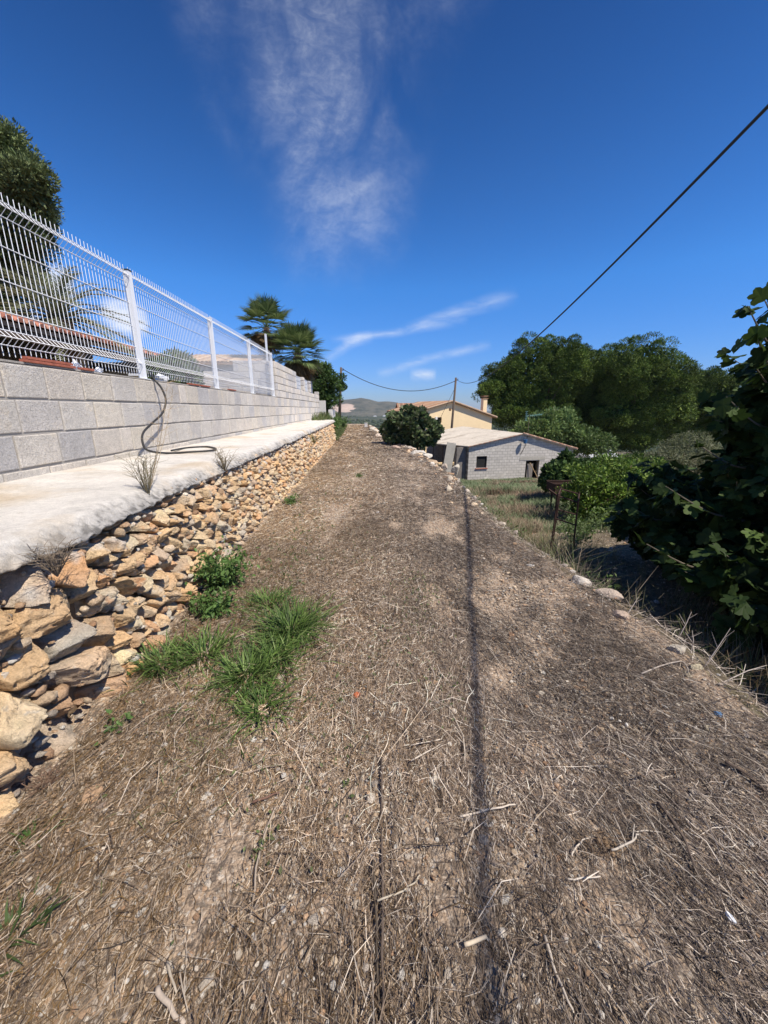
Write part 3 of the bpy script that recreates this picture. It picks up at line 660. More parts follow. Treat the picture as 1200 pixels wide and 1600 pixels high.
for n, y0, y1, s in ((15000, .35, 2.5, .0042), (3200, .35, 3, .008), (13000, 2.5, 6, .006), (8000, 6, 14, .011), (3000, 14, 36, .022)):
    Y = rng.uniform(y0, y1, n); Xx = edgeL(Y)+rng.uniform(0, 1, n)*(edgeR(Y)-edgeL(Y))
    k = (fbm(P3(Xx, Y), 1.9, 3, 66)+.5*np.exp(-((Xx+.6)/.5)**2)+.35*np.exp(-((Xx-1.3)/.4)**2)) > rng.normal(.12, .15, n)
    Xx, Y = Xx[k], Y[k]
    pebbles(pb, np.stack([Xx, Y, zpath(Xx, Y)+.007], 1), s*np.exp(rng.normal(0, .4, len(Xx))), PALP)
tag(pb.build('gravel', M['rock']), kind='stuff', label='pale and orange pebbles scattered over the path', cat='gravel')

lg = MB(); n = 26000; Y = rng.uniform(2.5, 14, n); Xx = edgeR(Y)+.2+rng.random(n)**.9*7.5
q = P3(Xx, Y); k = fbm(q, 1.1, 3, 151) > rng.normal(-.05, .2, n); Xx, Y = Xx[k], Y[k]; n = len(Xx)
ribbons(lg, np.stack([Xx, Y, zground(Xx, Y)+.01+rng.exponential(.012, n)], 1), rng.uniform(-1.57, 1.57, n), .09*np.exp(rng.normal(0, .6, n)), .006*rng.uniform(.5, 1.6, n), rng.normal(0, .3, n), PALS[rng.integers(0, 10, n)]*rng.uniform(.9, 1.25, (n, 1)))
n = 2600; Y = rng.uniform(3, 13, n); Xx = edgeR(Y)+.2+rng.random(n)*6; pebbles(lg, np.stack([Xx, Y, zground(Xx, Y)+.01], 1), .016*np.exp(rng.normal(0, .5, n)), np.array([(.58, .44, .30), (.62, .54, .44), (.50, .32, .20), (.44, .38, .32)]))
tag(lg.build('ground_litter', M['straw']), kind='stuff', label='dry litter and small stones on the lower ground right of the path', cat='straw')
n = 3000; Sx = rng.uniform(.3, 18.6, n)**1.0; Hx = rng.uniform(-.02, .86, n); k = (Sx < 5) | (rng.random(n) < .5); Sx, Hx = Sx[k], Hx[k]
pebbles(SM_, np.stack([face(Sx, Hx)-.035+rng.normal(0, .012, len(Sx)), Sx, Hx], 1), np.clip(.026*np.exp(rng.normal(0, .4, len(Sx))), .01, .05), PALP*.9)
shift(SM_, (-1.5, 9, 0)).build('stonework', M['rock'], wall, smooth=True)
# distinct sticks
def stick(pts, r0, r1, label, col=(.5, .43, .34), group='dry sticks lying on the path', fork=None):
    c = np.mean([p for p in pts], 0); P = smooth_path([(p[0]-c[0], p[1]-c[1], p[2]) for p in pts], 4)
    r0 *= .8; r1 *= .7; P = [q+np.array([random.gauss(0, .002), random.gauss(0, .002), 0]) for q in P]
    mb = MB().tube(P, list(np.linspace(r0, r1, len(P))), 6, col)
    if fork: mb.tube([P[len(P)//2], P[len(P)//2]+np.array(fork)*.5, P[len(P)//2]+np.array(fork)], [r0*.7, r0*.5, r1*.5], 5, col)
    z0 = float(zpath([c[0]], [c[1]])[0])
    return tag(mb.build('stick', M['straw'], loc=(c[0], c[1], z0), smooth=True), label, 'stick', group)
def gp(u, v, h=.02): a = onZ(u, v, 0.0); return (a[0], a[1], h)
stick([gp(245, 1545), gp(262, 1570), gp(290, 1600)], .010, .008, 'thick bent grey stick at the bottom left of the photo', (.50, .42, .34))
stick([gp(262, 1502), gp(274, 1548)], .006, .004, 'thin grey stick crossing beside the bent stick at bottom left', (.44, .38, .3))
stick([gp(430, 1258), gp(412, 1300), gp(398, 1370), gp(392, 1432)], .006, .004, 'long straight grey stalk left of the dark furrow', (.40, .33, .26))
stick([gp(383, 1207), gp(425, 1196), gp(442, 1194)], .005, .004, 'short grey stick lying across the path just below the green grass', (.34, .27, .21))
stick([gp(395, 1253), gp(436, 1237)], .007, .005, 'stubby dark brown stick below the green grass', (.19, .11, .08))
stick([gp(597, 1190), gp(596, 1300), gp(598, 1460), gp(596, 1600)], .006, .005, 'very long dark straight stalk along the middle of the path', (.13, .10, .08))
stick([gp(582, 1350), gp(588, 1450), gp(594, 1590)], .006, .004, 'dark stalk lying close along the left of the very long one', (.10, .08, .06))
stick([gp(640, 1175), gp(690, 1165)], .003, .004, 'small pale twig beyond the very long dark stalk', (.6, .52, .42))
stick([gp(642, 1200), gp(690, 1172)], .005, .003, 'pale stick slanting up right of the very long dark stalk', (.60, .52, .42))
stick([gp(703, 1120), gp(722, 1160), gp(726, 1205)], .004, .004, 'bent pale stalk crossing the cable shadow', (.52, .45, .36))
stick([gp(718, 1287), gp(755, 1278), gp(806, 1268)], .006, .004, 'pale stick with frayed end lying across the cable shadow', (.60, .52, .42), fork=(-.05, .01, .005))
stick([gp(724, 1497), gp(758, 1480)], .008, .007, 'short fat pale stick beside the cable shadow near the bottom', (.62, .52, .38))
stick([gp(890, 1342), gp(905, 1322), gp(922, 1314)], .004, .003, 'short crooked pale twig above the dark clod on the right', (.60, .52, .42))
stick([gp(882, 1382), gp(938, 1379)], .004, .003, 'straight pale twig below the dark clod on the right', (.58, .51, .42))
stick([gp(955, 1335), gp(985, 1320), gp(997, 1310)], .005, .004, 'pale forked twig right of the dark clod', (.52, .46, .38), fork=(.04, .05, .01))
stick([gp(1030, 1260), gp(1065, 1310), gp(1088, 1368)], .008, .005, 'dark branch slanting down towards the lower right', (.13, .10, .08))
stick([gp(1130, 1200), gp(1170, 1225), gp(1200, 1255)], .010, .008, 'thick dark branch at the right edge of the photo', (.12, .09, .07))
stick([gp(1000, 1108), gp(1045, 1160), gp(1075, 1200)], .004, .004, 'thin dark stalk on the slope above the pale stones', (.16, .12, .09))
stick([gp(590, 1418), gp(640, 1395), gp(655, 1378)], .004, .003, 'curved pale stick right of the very long dark stalk near the bottom', (.5, .44, .34))
stick([gp(850, 1480), gp(868, 1540), gp(890, 1590)], .006, .004, 'long grey stick sloping down at the bottom right', (.46, .40, .33))
stick([gp(1000, 1060), gp(1060, 1040), gp(1075, 1058)], .006, .004, 'crooked grey twig on the right path edge above the blue scrap', (.44, .38, .32))
for k, (u, v, h, dx) in enumerate(((1060, 995, .16, .1), (1100, 1040, .22, .16), (1080, 1020, .13, .02), (975, 965, .14, .12), (1130, 1062, .05, .30))):
    a = gp(u, v); col = (.46, .40, .34)
    labs = ('upright forked dry twig on the right path edge left of the others', 'tallest dry twig leaning out over the right path edge', 'short dry twig between the two taller ones on the right edge', 'dry twig by the large white rock on the right path edge', 'pale dry twig sticking out level over the dark drop')
    q = MB(); tip = np.array([dx, .05, h])
    q.tube([(0, 0, -.02), tip*.5+np.array([.01, 0, .01]), tip], [.004, .003, .0015], 5, col)
    q.tube([tip*.5, tip*.5+np.array([-.03, .03, h*.4])], [.0025, .001], 4, col); q.tube([tip*.7, tip*.7+np.array([.05, -.01, h*.3])], [.002, .001], 4, col)
    tag(q.build('dry_twig', M['straw'], loc=(a[0], a[1], 0)), labs[k], 'twig', 'dry twigs along the right path edge')

# ------------------------------------------------------------------ rocks
def rock(name, loc, s, label, col=(.58, .52, .44), seed=0, group='rocks along the right edge of the path', rz=0):
    r_ = random.Random(seed+100); n, m = 28, 16
    th, ph = np.meshgrid(np.linspace(0, 2*math.pi, n, endpoint=False), np.linspace(.03, math.pi-.03, m))
    d = np.stack([np.cos(th)*np.sin(ph), np.sin(th)*np.sin(ph), np.cos(ph)], -1).reshape(-1, 3)
    rad_ = np.ones(len(d))*1.3
    for _ in range(9):
        p_ = np.array([r_.gauss(0, 1) for _ in range(3)]); p_ /= np.linalg.norm(p_); dd = r_.uniform(.65, 1.0)
        rad_ = np.minimum(rad_, dd/np.maximum(d @ p_, .05))
    rad_ = rad_*(1+.06*fbm(d, 4, 3, seed)); v_ = rot(d*rad_[:, None]*np.array(s), 0, 0, rz)
    i_ = np.arange(m-1)[:, None]*n; a = np.arange(n)[None]; b = (np.arange(n)[None]+1) % n
    mb = MB().add(v_, np.stack([i_+a, i_+n+a, i_+n+b, i_+b], -1).reshape(-1, 4), np.array(col)); mb.f += [np.arange(n)[None], np.arange((m-1)*n, m*n)[None][:, ::-1]]
    return tag(mb.build(name, M['rock'], loc=loc), label, 'rock', group)
RK = [((905, 912), .05, (.10, .06, .07), 'pointed white rock standing on the right path edge above the dark hollow', (.64, .58, .50)),
      ((950, 930), .03, (.13, .09, .04), 'broad flat rock right of the pointed white rock', (.56, .46, .37)),
      ((970, 965), .02, (.08, .07, .035), 'pinkish rock half buried below the broad flat rock', (.54, .42, .33)),
      ((1055, 1020), .02, (.07, .055, .045), 'rounded cream stone on the right edge above the blue scrap', (.58, .52, .42)),
      ((1088, 1046), .01, (.05, .03, .02), 'flat yellowish stone beside the rounded cream stone', (.6, .52, .36)),
      ((1072, 1056), .01, (.04, .03, .02), 'small buff stone below the rounded cream stone', (.55, .46, .33)),
      ((1105, 1140), .01, (.035, .02, .014), 'flat cream stone just below the blue scrap', (.6, .52, .38)),
      ((700, 765), .06, (.09, .15, .12), 'nearest tall cream stone of the edging before the weeds', (.62, .54, .42)),
      ((703, 750), .05, (.08, .12, .09), 'second cream edging stone behind the nearest one', (.55, .47, .37)),
      ((712, 735), .10, (.11, .2, .15), 'large pale stone of the edging below the leaning slab', (.60, .55, .46)),
      ((694, 728), .04, (.11, .15, .10), 'low stone at the path edge left of the large pale one', (.52, .44, .36)),
      ((667, 712), .05, (.18, .20, .10), 'flat white stone under the round shrub', (.66, .61, .53)),
      ((650, 709), .05, (.22, .2, .11), 'long flat white stone left of the other under the round shrub', (.64, .58, .49)),
      ((620, 700), .06, (.2, .3, .12), 'brownish stone at the left foot of the round shrub', (.50, .37, .30)),
      ((603, 690), .07, (.17, .3, .13), 'pinkish edging stone further up the path', (.58, .46, .38)),
      ((592, 683), .08, (.16, .3, .15), 'farthest but one edging stone near the end of the path', (.60, .50, .41)),
      ((581, 673), .10, (.18, .4, .2), 'farthest edging stone near the white marker', (.62, .55, .45)),
      ((590, 804), .02, (.035, .03, .03), 'small white stone in the middle of the path', (.66, .63, .6)),
      ((143, 1252), .02, (.04, .05, .03), 'orange stone on bare soil beside the stone wall', (.60, .40, .25)),
      ((70, 1398), .01, (.03, .02, .012), 'white chip on the ground in the lower left', (.68, .66, .62)),
      ((828, 885), .01, (.05, .03, .02), 'white angular stone on the upper slope', (.66, .62, .57)),
      ((640, 800), .0, (.0, .0, .0), None, None)]
for k, (uv, h, s, lab, c) in enumerate(RK):
    if not lab: continue
    a = onZ(uv[0], uv[1], 0); z = float(zpath([a[0]], [a[1]])[0])
    s = tuple(q_*(.8 if uv[1] > 690 else 1) for q_ in s); rock('rock', (a[0], a[1], z+s[2]*.05), s, lab, c, k, rz=random.uniform(-.5, .5), group='rocks along the path' )
# small rubble along the right edge
rb = MB(); n = 420; Y = rng.uniform(3, 36, n); Xx = edgeR(Y)+rng.normal(.02, .13, n)
k = (Y > 6.5) | (rng.random(n) < .35)
Y, Xx = Y[k], Xx[k]; pebbles(rb, np.stack([Xx, Y, zpath(Xx, Y)+.01-.18*ss(Xx-edgeR(Y), 0, .3)], 1), np.exp(rng.normal(-3.1, .5, len(Y)))*np.clip(Y/9, .5, 1.6), PALP*1.02)
tag(rb.build('rubble', M['rock']), kind='stuff', label='loose pale rubble along the right edge of the path', cat='rubble')
a = gp(557, 1090); tag(crumple('dry_leaf', (a[0], a[1], .015), (.018, .022, .012), M['leafdry'], 2), 'curled orange dead leaf in the middle of the path', 'leaf')
a = gp(627, 912); tag(crumple('paper_scrap', (a[0], a[1], .012), (.03, .022, .012), M['plastic'], 4), 'crumpled white scrap in the middle of the path', 'litter')
a = gp(1122, 1119); tag(crumple('plastic_scrap', (a[0], a[1], .015), (.016, .014, .010), M['blue'], 6), 'small blue plastic scrap near the right path edge', 'litter')
a = gp(1140, 1437); tag(crumple('paper_scrap', (a[0], a[1], .012), (.007, .014, .005), M['plastic'], 7), 'narrow white scrap in the lower right of the path', 'litter')
a = gp(822, 1597); tag(crumple('paper_scrap', (a[0], a[1], .012), (.018, .012, .008), M['plastic'], 9), 'white scrap at the bottom edge of the photo', 'litter')
q = MB()
for k in range(18): q.add(rot(ICO*np.array([.016, .013, .010])*random.uniform(.4, 1.2)*rng.uniform(.8, 1.2, (12, 1)), k, k*2, k)+np.array([random.gauss(0, .022), random.gauss(0, .022), random.uniform(0, .012)]), ICF, (.07, .05, .035))
for k in range(50): b_ = np.array([random.gauss(0, .03), random.gauss(0, .03), .012]); q.tube([b_, b_+np.array([random.gauss(0, .03), random.gauss(0, .03), random.uniform(0, .03)])], [.0016, .0008], 3)
a = gp(945, 1322); tag(q.build('soil_clod', M['rock_dark'], loc=(a[0], a[1], float(zpath([a[0]], [a[1]])[0])-.004)), 'dark clod of earth and roots on the right of the path', 'clod')
# ------------------------------------------------------------------ plants
def leaves(mb, P, nrm, tan, size, T, TF, col):
    """T: template (k,3) x along the leaf, y across, z out"""
    n = len(P); t, b, k = frames(n, tan, nrm); nn_ = np.cross(t, b)
    V = P[:, None]+T[None, :, 0, None]*t[:, None]*size[:, None, None]+T[None, :, 1, None]*b[:, None]*size[:, None, None]+T[None, :, 2, None]*nn_[:, None]*size[:, None, None]
    F = (np.arange(n)[:, None, None]*len(T)+TF[None]).reshape(-1, TF.shape[1])
    mb.add(V.reshape(-1, 3), F, np.repeat(col, len(T), 0))
T_LEAF = np.array([(0, 0, 0), (.5, -.24, .06), (1, 0, -.05), (.5, .24, .06), (.5, 0, -.02)]); F_LEAF = np.array([(0, 1, 4), (1, 2, 4), (2, 3, 4), (3, 0, 4)])
T_OVAL = np.array([(0, 0, 0), (.3, -.2, .05), (.7, -.2, .05), (1, 0, -.08), (.7, .2, .05), (.3, .2, .05), (.5, 0, -.02)]); F_OVAL = np.array([(0, 1, 6), (1, 2, 6), (2, 3, 6), (3, 4, 6), (4, 5, 6), (5, 0, 6)])
T_NEED = np.array([(0, -.05, 0), (.55, -.13, .05), (1, 0, 0), (.5, .13, .05)]); F_NEED = np.array([(0, 1, 2, 3)])
_fo = [(0, 0), (.04, -.20), (.00, -.38), (.16, -.48), (.32, -.45), (.42, -.33), (.54, -.46), (.73, -.47), (.81, -.33), (.78, -.20), (.94, -.15), (1.07, 0), (.94, .15), (.78, .20), (.81, .33), (.73, .47), (.54, .46), (.42, .33), (.32, .45), (.16, .48), (.00, .38), (.04, .20)]
T_FIG = np.array([(x, y, .10*abs(y)-.10*x*x+.02*math.sin(9*x+5*y)) for x, y in _fo]+[(.32, 0, -.03)]); F_FIG = np.array([(i, (i+1) % 22, 22) for i in range(22)])
def on_blobs(blobs, n, inner=.55, seed=0, bumpy=.18):
    """points in the outer shell of a set of ellipsoids; returns points, outward normals"""
    w = np.array([b[1][0]*b[1][1]+b[1][1]*b[1][2]+b[1][0]*b[1][2] for b in blobs]); w = w/w.sum(); P = []; Nn = []
    for (c, r_), k in zip(blobs, (w*n*1.3).astype(int)):
        d = rng.normal(size=(k, 3)); d /= np.linalg.norm(d, axis=1)[:, None]
        t = inner+(1-inner)*rng.random(k)**.55; t = t*(1+bumpy*fbm(d*np.array(r_)+np.array(c), 1.6/np.mean(r_), 3, seed))
        p_ = np.array(c)+d*t[:, None]*np.array(r_); ok = np.ones(k, bool)
        for (c2, r2) in blobs:
            if c2 is c: continue
            ok &= (((p_-np.array(c2))/np.array(r2))**2).sum(1) > .45
        P.append(p_[ok]); Nn.append(d[ok]/np.array(r_)*np.mean(r_))
    return np.concatenate(P), np.concatenate(Nn)
def limbs(mb, base, blobs, r0, n=1, col=(1, 1, 1), sides=7, fork=.35):
    base = np.array(base, float); cc = np.mean([b[0] for b in blobs], 0); f0 = base+(cc-base)*fork+np.array([random.gauss(0, .1), 0, 0])*r0*3
    mb.tube(smooth_path([base, (base+f0)/2+np.array([r0*.5, 0, 0]), f0], 4), list(np.linspace(r0*1.15, r0*.75, 9)), sides+2, col)
    for c, r_ in blobs:
        for k in range(n):
            e = np.array(c)+np.array([random.uniform(-.6, .6)*r_[0], random.uniform(-.6, .6)*r_[1], random.uniform(-.3, .6)*r_[2]])
            m_ = (f0+e)/2+np.array([random.gauss(0, .1), random.gauss(0, .1), .12])*np.linalg.norm(e-f0)*.6
            mb.tube(smooth_path([f0, m_, e], 4), list(np.linspace(r0*.5, r0*.08, 9)), sides-1, col)
def colmix(n, pal, lo=.8, hi=1.2):
    pal = np.array(pal); a = pal[rng.integers(0, len(pal), n)]; b = pal[rng.integers(0, len(pal), n)]; t = rng.random((n, 1)); return (a*t+b*(1-t))*rng.uniform(lo, hi, (n, 1))
def tree(name, base, blobs, label, cat, pal, nleaf, size, T=T_LEAF, TF=F_LEAF, m_=None, trunk_r=.15, up=.5, group=None, inner=.55, branches=2, tmat=None, sub=None, crown='crown', droop=0, core_n=0, bumpy=.18, flat=.5):
    b = np.array(base, float); root = empty(name, tuple(b), label, cat, group)
    rel = [(tuple(np.array(c)-b), r_) for c, r_ in blobs]
    tb = MB(); limbs(tb, (0, 0, -.15), rel, trunk_r, branches)
    tb.build('trunk', tmat or M['bark'], root, smooth=True)
    mb = MB()
    if sub:      # many small clumps on the big masses
        cl, cn = on_blobs(rel, sub[0], .72, int(abs(b[0])*7), bumpy); nl = max(4, nleaf//max(1, len(cl)))
        rs = sub[1]*rng.uniform(.65, 1.35, len(cl)); cid = np.repeat(np.arange(len(cl)), nl)
        d = rng.normal(size=(len(cid), 3)); d[:, 2] = d[:, 2]*.9+.30; d /= np.linalg.norm(d, axis=1)[:, None]
        P = cl[cid]+d*(rs[cid]*(.45+.55*rng.random(len(cid))**.5))[:, None]*np.array([1, 1, .75])
        N_ = d+.5*np.array([0, 0, 1]); tone = rng.uniform(.64, 1.34, len(cl))[cid]
        tan_ = d+rng.normal(0, .55, (len(cid), 3))+np.array([0, 0, .35])
    else:
        P, N_ = on_blobs(rel, nleaf, inner, int(abs(b[0])*5), bumpy); tone = 1+.15*fbm(P, 1.2, 2, 7); tan_ = N_*.6+rng.normal(0, .8, P.shape)+np.array([0, 0, -droop])
    n = len(P); nr_ = N_*(.5 if flat > 1 else 1)+rng.normal(0, up, (n, 3))+np.array([0, 0, flat])
    leaves(mb, P, nr_, tan_, size*rng.uniform(.65, 1.3, n), T, TF, colmix(n, pal)*np.asarray(tone)[:, None])
    if core_n:
        Pc = []
        for c, r_ in rel:
            d = rng.normal(size=(core_n, 3)); d /= np.linalg.norm(d, axis=1)[:, None]; Pc.append(np.array(c)+d*(rng.random(core_n)**.4*.75)[:, None]*np.array(r_))
        Pc = np.concatenate(Pc); k = len(Pc); leaves(mb, Pc, rng.normal(size=(k, 3)), rng.normal(size=(k, 3)), size*2.2*rng.uniform(.7, 1.3, k), T_LEAF, F_LEAF, colmix(k, np.array(pal)*.9))  # inner leaves a little darker: crown shade put into the colour
    mb.build(crown, m_ or M['leaf'], root)
    return root
PINE = [(.105, .165, .028), (.07, .12, .022), (.17, .235, .038), (.042, .075, .016)]
def zg(x, y): return float(zground([x], [y])[0])
def PB(u, v, Y, rx, ry, rz): a = atY(u, v, Y); return (a, (rx, ry, rz))
# the pine group on the right
pines = [((836, 702), 52, [(838, 585, 4.6, 4.2, 4.2), (790, 600, 2.8, 3, 2.6), (765, 612, 1.6, 2, 1.2), (880, 575, 3.4, 3.5, 3.4), (850, 640, 4.2, 3.6, 3.0), (800, 640, 3, 3, 2.2)], 'broad dark pine rising behind the yellow house chimney, leftmost of the pines'),
         ((922, 712), 55, [(930, 590, 3.6, 4, 3.8), (905, 620, 4, 4, 3.6), (945, 640, 3.8, 3.6, 3), (915, 665, 3.6, 3.4, 2.4)], 'pine in the middle of the group, between the two tallest rounded crowns'),
         ((1000, 716), 50, [(998, 578, 4.2, 4, 3.6), (1035, 600, 3.0, 3, 3.2), (965, 600, 3.2, 3, 3), (1010, 640, 4.2, 3.6, 3.4), (960, 650, 3, 3, 2.6), (1045, 640, 2.4, 2.6, 2.4), (985, 685, 3.0, 2.6, 1.8)], 'tall round-topped pine right of the middle pine, with dark trunks showing below'),
         ((1108, 722), 56, [(1112, 608, 3.8, 3.4, 2.6), (1085, 632, 3.0, 2.8, 3.0), (1135, 645, 2.6, 2.8, 2.6), (1105, 670, 3.6, 3, 2.6), (1060, 680, 2.8, 2.5, 2.2)], 'smaller separate pine, rightmost of the group, partly behind the near fig tree')]
for (bu, bv), Y, bl, lab in pines:
    blobs = [PB(u, v, Y+random.uniform(-1.5, 1.5), a, b, c) for u, v, a, b, c in bl]
    bx_ = atY(bu, bv, Y); zb = zg(bx_[0], Y)
    tree('pine_tree', (bx_[0], Y, zb), blobs, lab, 'tree', PINE, 130000, .27, T_NEED, F_NEED, M['needle'], .32, .5, 'pine trees beyond the shed', sub=(44*len(bl), .90), branches=2, core_n=2200, bumpy=.22)
# pine on the left behind the fence
blobs = [PB(-40, 240, 14, 1.3, 1.4, 1.1), PB(8, 300, 14, 1.0, 1.2, .9), PB(45, 290, 13.5, .5, .7, .6), PB(-50, 350, 14, 1.8, 1.6, 1.2), PB(0, 385, 14.2, 1.1, 1.3, .9), PB(38, 350, 13.8, .6, .7, .5), PB(-80, 450, 14, 2.2, 2, 1.4), PB(-2, 225, 14, .40, .5, .4)]
tree('pine_tree', (atY(-60, 600, 14)[0], 14, 1.3), blobs, 'tall dark pine behind the white fence at the left edge of the photo', 'tree', [(.15, .19, .07), (.10, .14, .05), (.20, .23, .10), (.07, .10, .04)], 90000, .13, T_NEED, F_NEED, M['needle'], .25, .5, sub=(380, .36), branches=2, core_n=1800, bumpy=.25)
# leafy trees
CIT = [(.15, .24, .035), (.10, .18, .03), (.24, .33, .06), (.06, .11, .022)]
tree('citrus_tree', (7.4, 12.2, zg(7.4, 12.2)), [PB(914, 756, 12, .8, .9, .6), PB(952, 752, 12.3, .7, .9, .75), PB(969, 784, 11.6, .9, 1.0, .7), PB(1014, 779, 11.8, .7, .9, .8), PB(999, 814, 11.0, .8, .8, .6), PB(939, 804, 11.2, .6, .8, .55), PB(904, 789, 11.6, .4, .5, .4), PB(979, 736, 12.5, .3, .4, .4), PB(1029, 829, 10.4, .7, .7, .5), PB(1064, 814, 11, .8, .8, .6)],
     'bright green citrus tree right of the rusty stand', 'tree', CIT, 14000, .11, T_OVAL, F_OVAL, trunk_r=.09, inner=.45, branches=3, core_n=90, bumpy=.55, up=.9, sub=(150, .27))
tree('citrus_tree', (11.0, 15, zg(11, 15)), [PB(1010, 762, 15, 1.5, 1.3, 1.0), PB(1060, 787, 14.5, 1.6, 1.3, 1.0), PB(980, 747, 16, 1.2, 1.2, .8), PB(1110, 802, 14, 1.5, 1.3, 1.1)],
     'second darker citrus tree behind and right of the bright one', 'tree', np.array(CIT)*.8, 14000, .13, T_OVAL, F_OVAL, trunk_r=.1, inner=.45, branches=3, core_n=120, bumpy=.5, up=.9, sub=(150, .40))
tree('fig_bush', (7.9, 17.5, zg(7.9, 17.5)), [PB(880, 738, 17, .9, .9, .55), PB(862, 748, 16.5, .45, .5, .5), PB(905, 735, 17.5, .7, .9, .5), PB(884, 716, 17, .16, .2, .25)],
     'dark leafy bush in front of the right corner of the block shed', 'bush', [(.06, .11, .03), (.045, .085, .025), (.09, .14, .04)], 4200, .17, T_FIG, F_FIG, M['figleaf'], .06, branches=3, core_n=80)
tree('leafy_tree', (17.4, 36.5, zg(17.4, 36.5)), [PB(865, 668, 36, 2.0, 1.8, 1.6), PB(840, 668, 35.5, 1.3, 1.4, 1.2), PB(898, 685, 36, 1.8, 1.6, 1.2), PB(820, 678, 36, 1.2, 1.3, 1.0), PB(925, 700, 36, 1.5, 1.3, 1.0)],
     'light green broadleaf tree right behind the roof of the block shed', 'tree', [(.14, .215, .06), (.09, .15, .045), (.20, .27, .09)], 10000, .27, T_OVAL, F_OVAL, trunk_r=.15, core_n=100, inner=.45, bumpy=.5, up=.9, sub=(120, .55))
tree('olive_tree', (20.5, 24.5, zg(20.5, 24.5)), [PB(1078, 705, 24, 1.9, 1.7, 1.2), PB(1045, 722, 23.5, 1.4, 1.3, .9), PB(1115, 718, 24, 1.5, 1.5, 1.0)],
     'soft grey-green olive tree below the rightmost pine', 'tree', [(.16, .18, .085), (.12, .14, .07), (.20, .21, .11)], 9000, .16, T_NEED, F_NEED, trunk_r=.14, core_n=150)
for k, (u, v, Y, rx, rz, lab) in enumerate(((950, 729, 30, 2.2, .7, 'dark green bush below the white car'), (1005, 728, 32, 2.4, 1.1, 'dark bush at the foot of the tall round-topped pine'), (1140, 735, 26, 2.4, 1.5, 'dark bush behind the upper left side of the near fig tree'))):
    a = atY(u, v, Y); tree('bush', (a[0], Y, zg(a[0], Y)), [(a, (rx, 1.5, rz)), ((a[0]+rx*.5, Y+.5, a[2]-.3), (rx*.7, 1.2, rz*.8))], lab, 'bush', [(.07, .10, .03), (.05, .08, .025), (.10, .13, .045)], 4500, .22, T_OVAL, F_OVAL, trunk_r=.06, group='bushes below the pines', core_n=90)
# round shrub at the path
tree('fig_bush', (2.15, 17.0, zg(2.15, 17.0)+.2), [((1.75, 17, .72), (.82, .8, .72)), ((2.35, 16.9, .55), (.62, .7, .55)), ((1.15, 17.1, .45), (.55, .6, .42)), ((1.85, 16.8, 1.2), (.45, .5, .38)), ((2.1, 16.7, .15), (.7, .5, .35))],
     'round dark green shrub on the right edge of the path before the yellow house', 'bush', [(.085, .135, .05), (.06, .10, .038), (.13, .18, .075), (.16, .17, .10)], 5200, .15, T_FIG, F_FIG, M['leaf'], .05, inner=.4, branches=4, tmat=M['bark'], core_n=40, bumpy=.4, up=.9, sub=(85, .20))
# tree at the left end of the block wall
tree('leafy_tree', (-3.9, 27.5, zg(-3.9, 27.5)), [PB(490, 596, 27, 1.05, 1.2, .95), PB(515, 600, 27, .8, 1, .8), PB(470, 600, 27, 1.0, 1, .8), PB(505, 625, 27, 1.0, 1, .7), PB(500, 580, 27, .6, .7, .5)],
     'dense glossy green tree at the far end of the tall block wall', 'tree', [(.065, .12, .03), (.045, .085, .022), (.09, .15, .04)], 11000, .17, T_OVAL, F_OVAL, trunk_r=.13, core_n=120, bumpy=.5, up=.8, sub=(110, .34))
tree('bush', (-4.4, 8.4, 1.3), [(atY(278, 575, 8.6), (.38, .5, .34)), (atY(258, 585, 8.2), (.35, .5, .3)), (atY(295, 590, 8.8), (.22, .5, .3))],
     'green bush close behind the fence between the first two white posts', 'bush', [(.085, .14, .04), (.06, .10, .03), (.13, .19, .06)], 2600, .085, T_LEAF, F_LEAF, trunk_r=.03, core_n=60)

# the near fig tree
FB = [((6.35, 4.5, 1.40), (1.45, 1.7, 1.5)), ((5.15, 4.9, -.20), (1.1, 1.4, .80)), ((4.65, 3.1, -.35), (.9, 1.2, .70)), ((9.2, 6.8, .6), (2.0, 2.0, 1.6)), ((6.2, 2.5, .6), (1.6, 1.7, 1.6)), ((7.0, 6.4, -.4), (1.2, 1.2, .8)), ((5.7, 3.8, .6), (.8, .9, .7))]
FIG = [(.045, .082, .018), (.028, .054, .013), (.075, .12, .030), (.020, .038, .010)]
fr = tree('fig_tree', (5.6, 4.6, zg(5.6, 4.6)), FB,
     'large dark fig tree with lobed leaves spreading from below the right edge of the path', 'tree', FIG, 15000, .17, T_FIG, F_FIG, M['figleaf'], .14, up=.38, inner=.5, branches=4, tmat=M['figbark'], droop=.5, core_n=900, bumpy=.22, flat=1.3)
# reaching shoots with leaves against the sky
fs = MB(); fl = MB(); Pl = []; 
for (u0, v0, Y0, u1, v1, Y1) in ((1230, 560, 4.6, 1168, 478, 4.5), (1235, 620, 4.6, 1172, 560, 4.5), (1240, 520, 4.8, 1195, 470, 4.7), (1230, 680, 4.5, 1135, 620, 4.4), (1200, 740, 4.5, 1085, 690, 4.5), (1180, 820, 4.3, 1040, 760, 4.4), (1240, 450, 4.9, 1215, 430, 4.8), (1150, 900, 4, 1010, 850, 4.2), (1225, 590, 4.4, 1180, 520, 4.3)):
    a, b = np.array(atY(u0, v0, Y0)), np.array(atY(u1, v1, Y1)); m_ = (a+b)/2+np.array([0, 0, -.08])
    pts = smooth_path([a+(a-b)*1.2, a, m_, b], 6); fs.tube(pts, list(np.linspace(.022, .005, len(pts))), 6)
    for t in np.linspace(.35, 1, 15):
        q = pts[min(int(t*(len(pts)-1)), len(pts)-1)]; Pl.append(q+rng.normal(0, .025, 3))
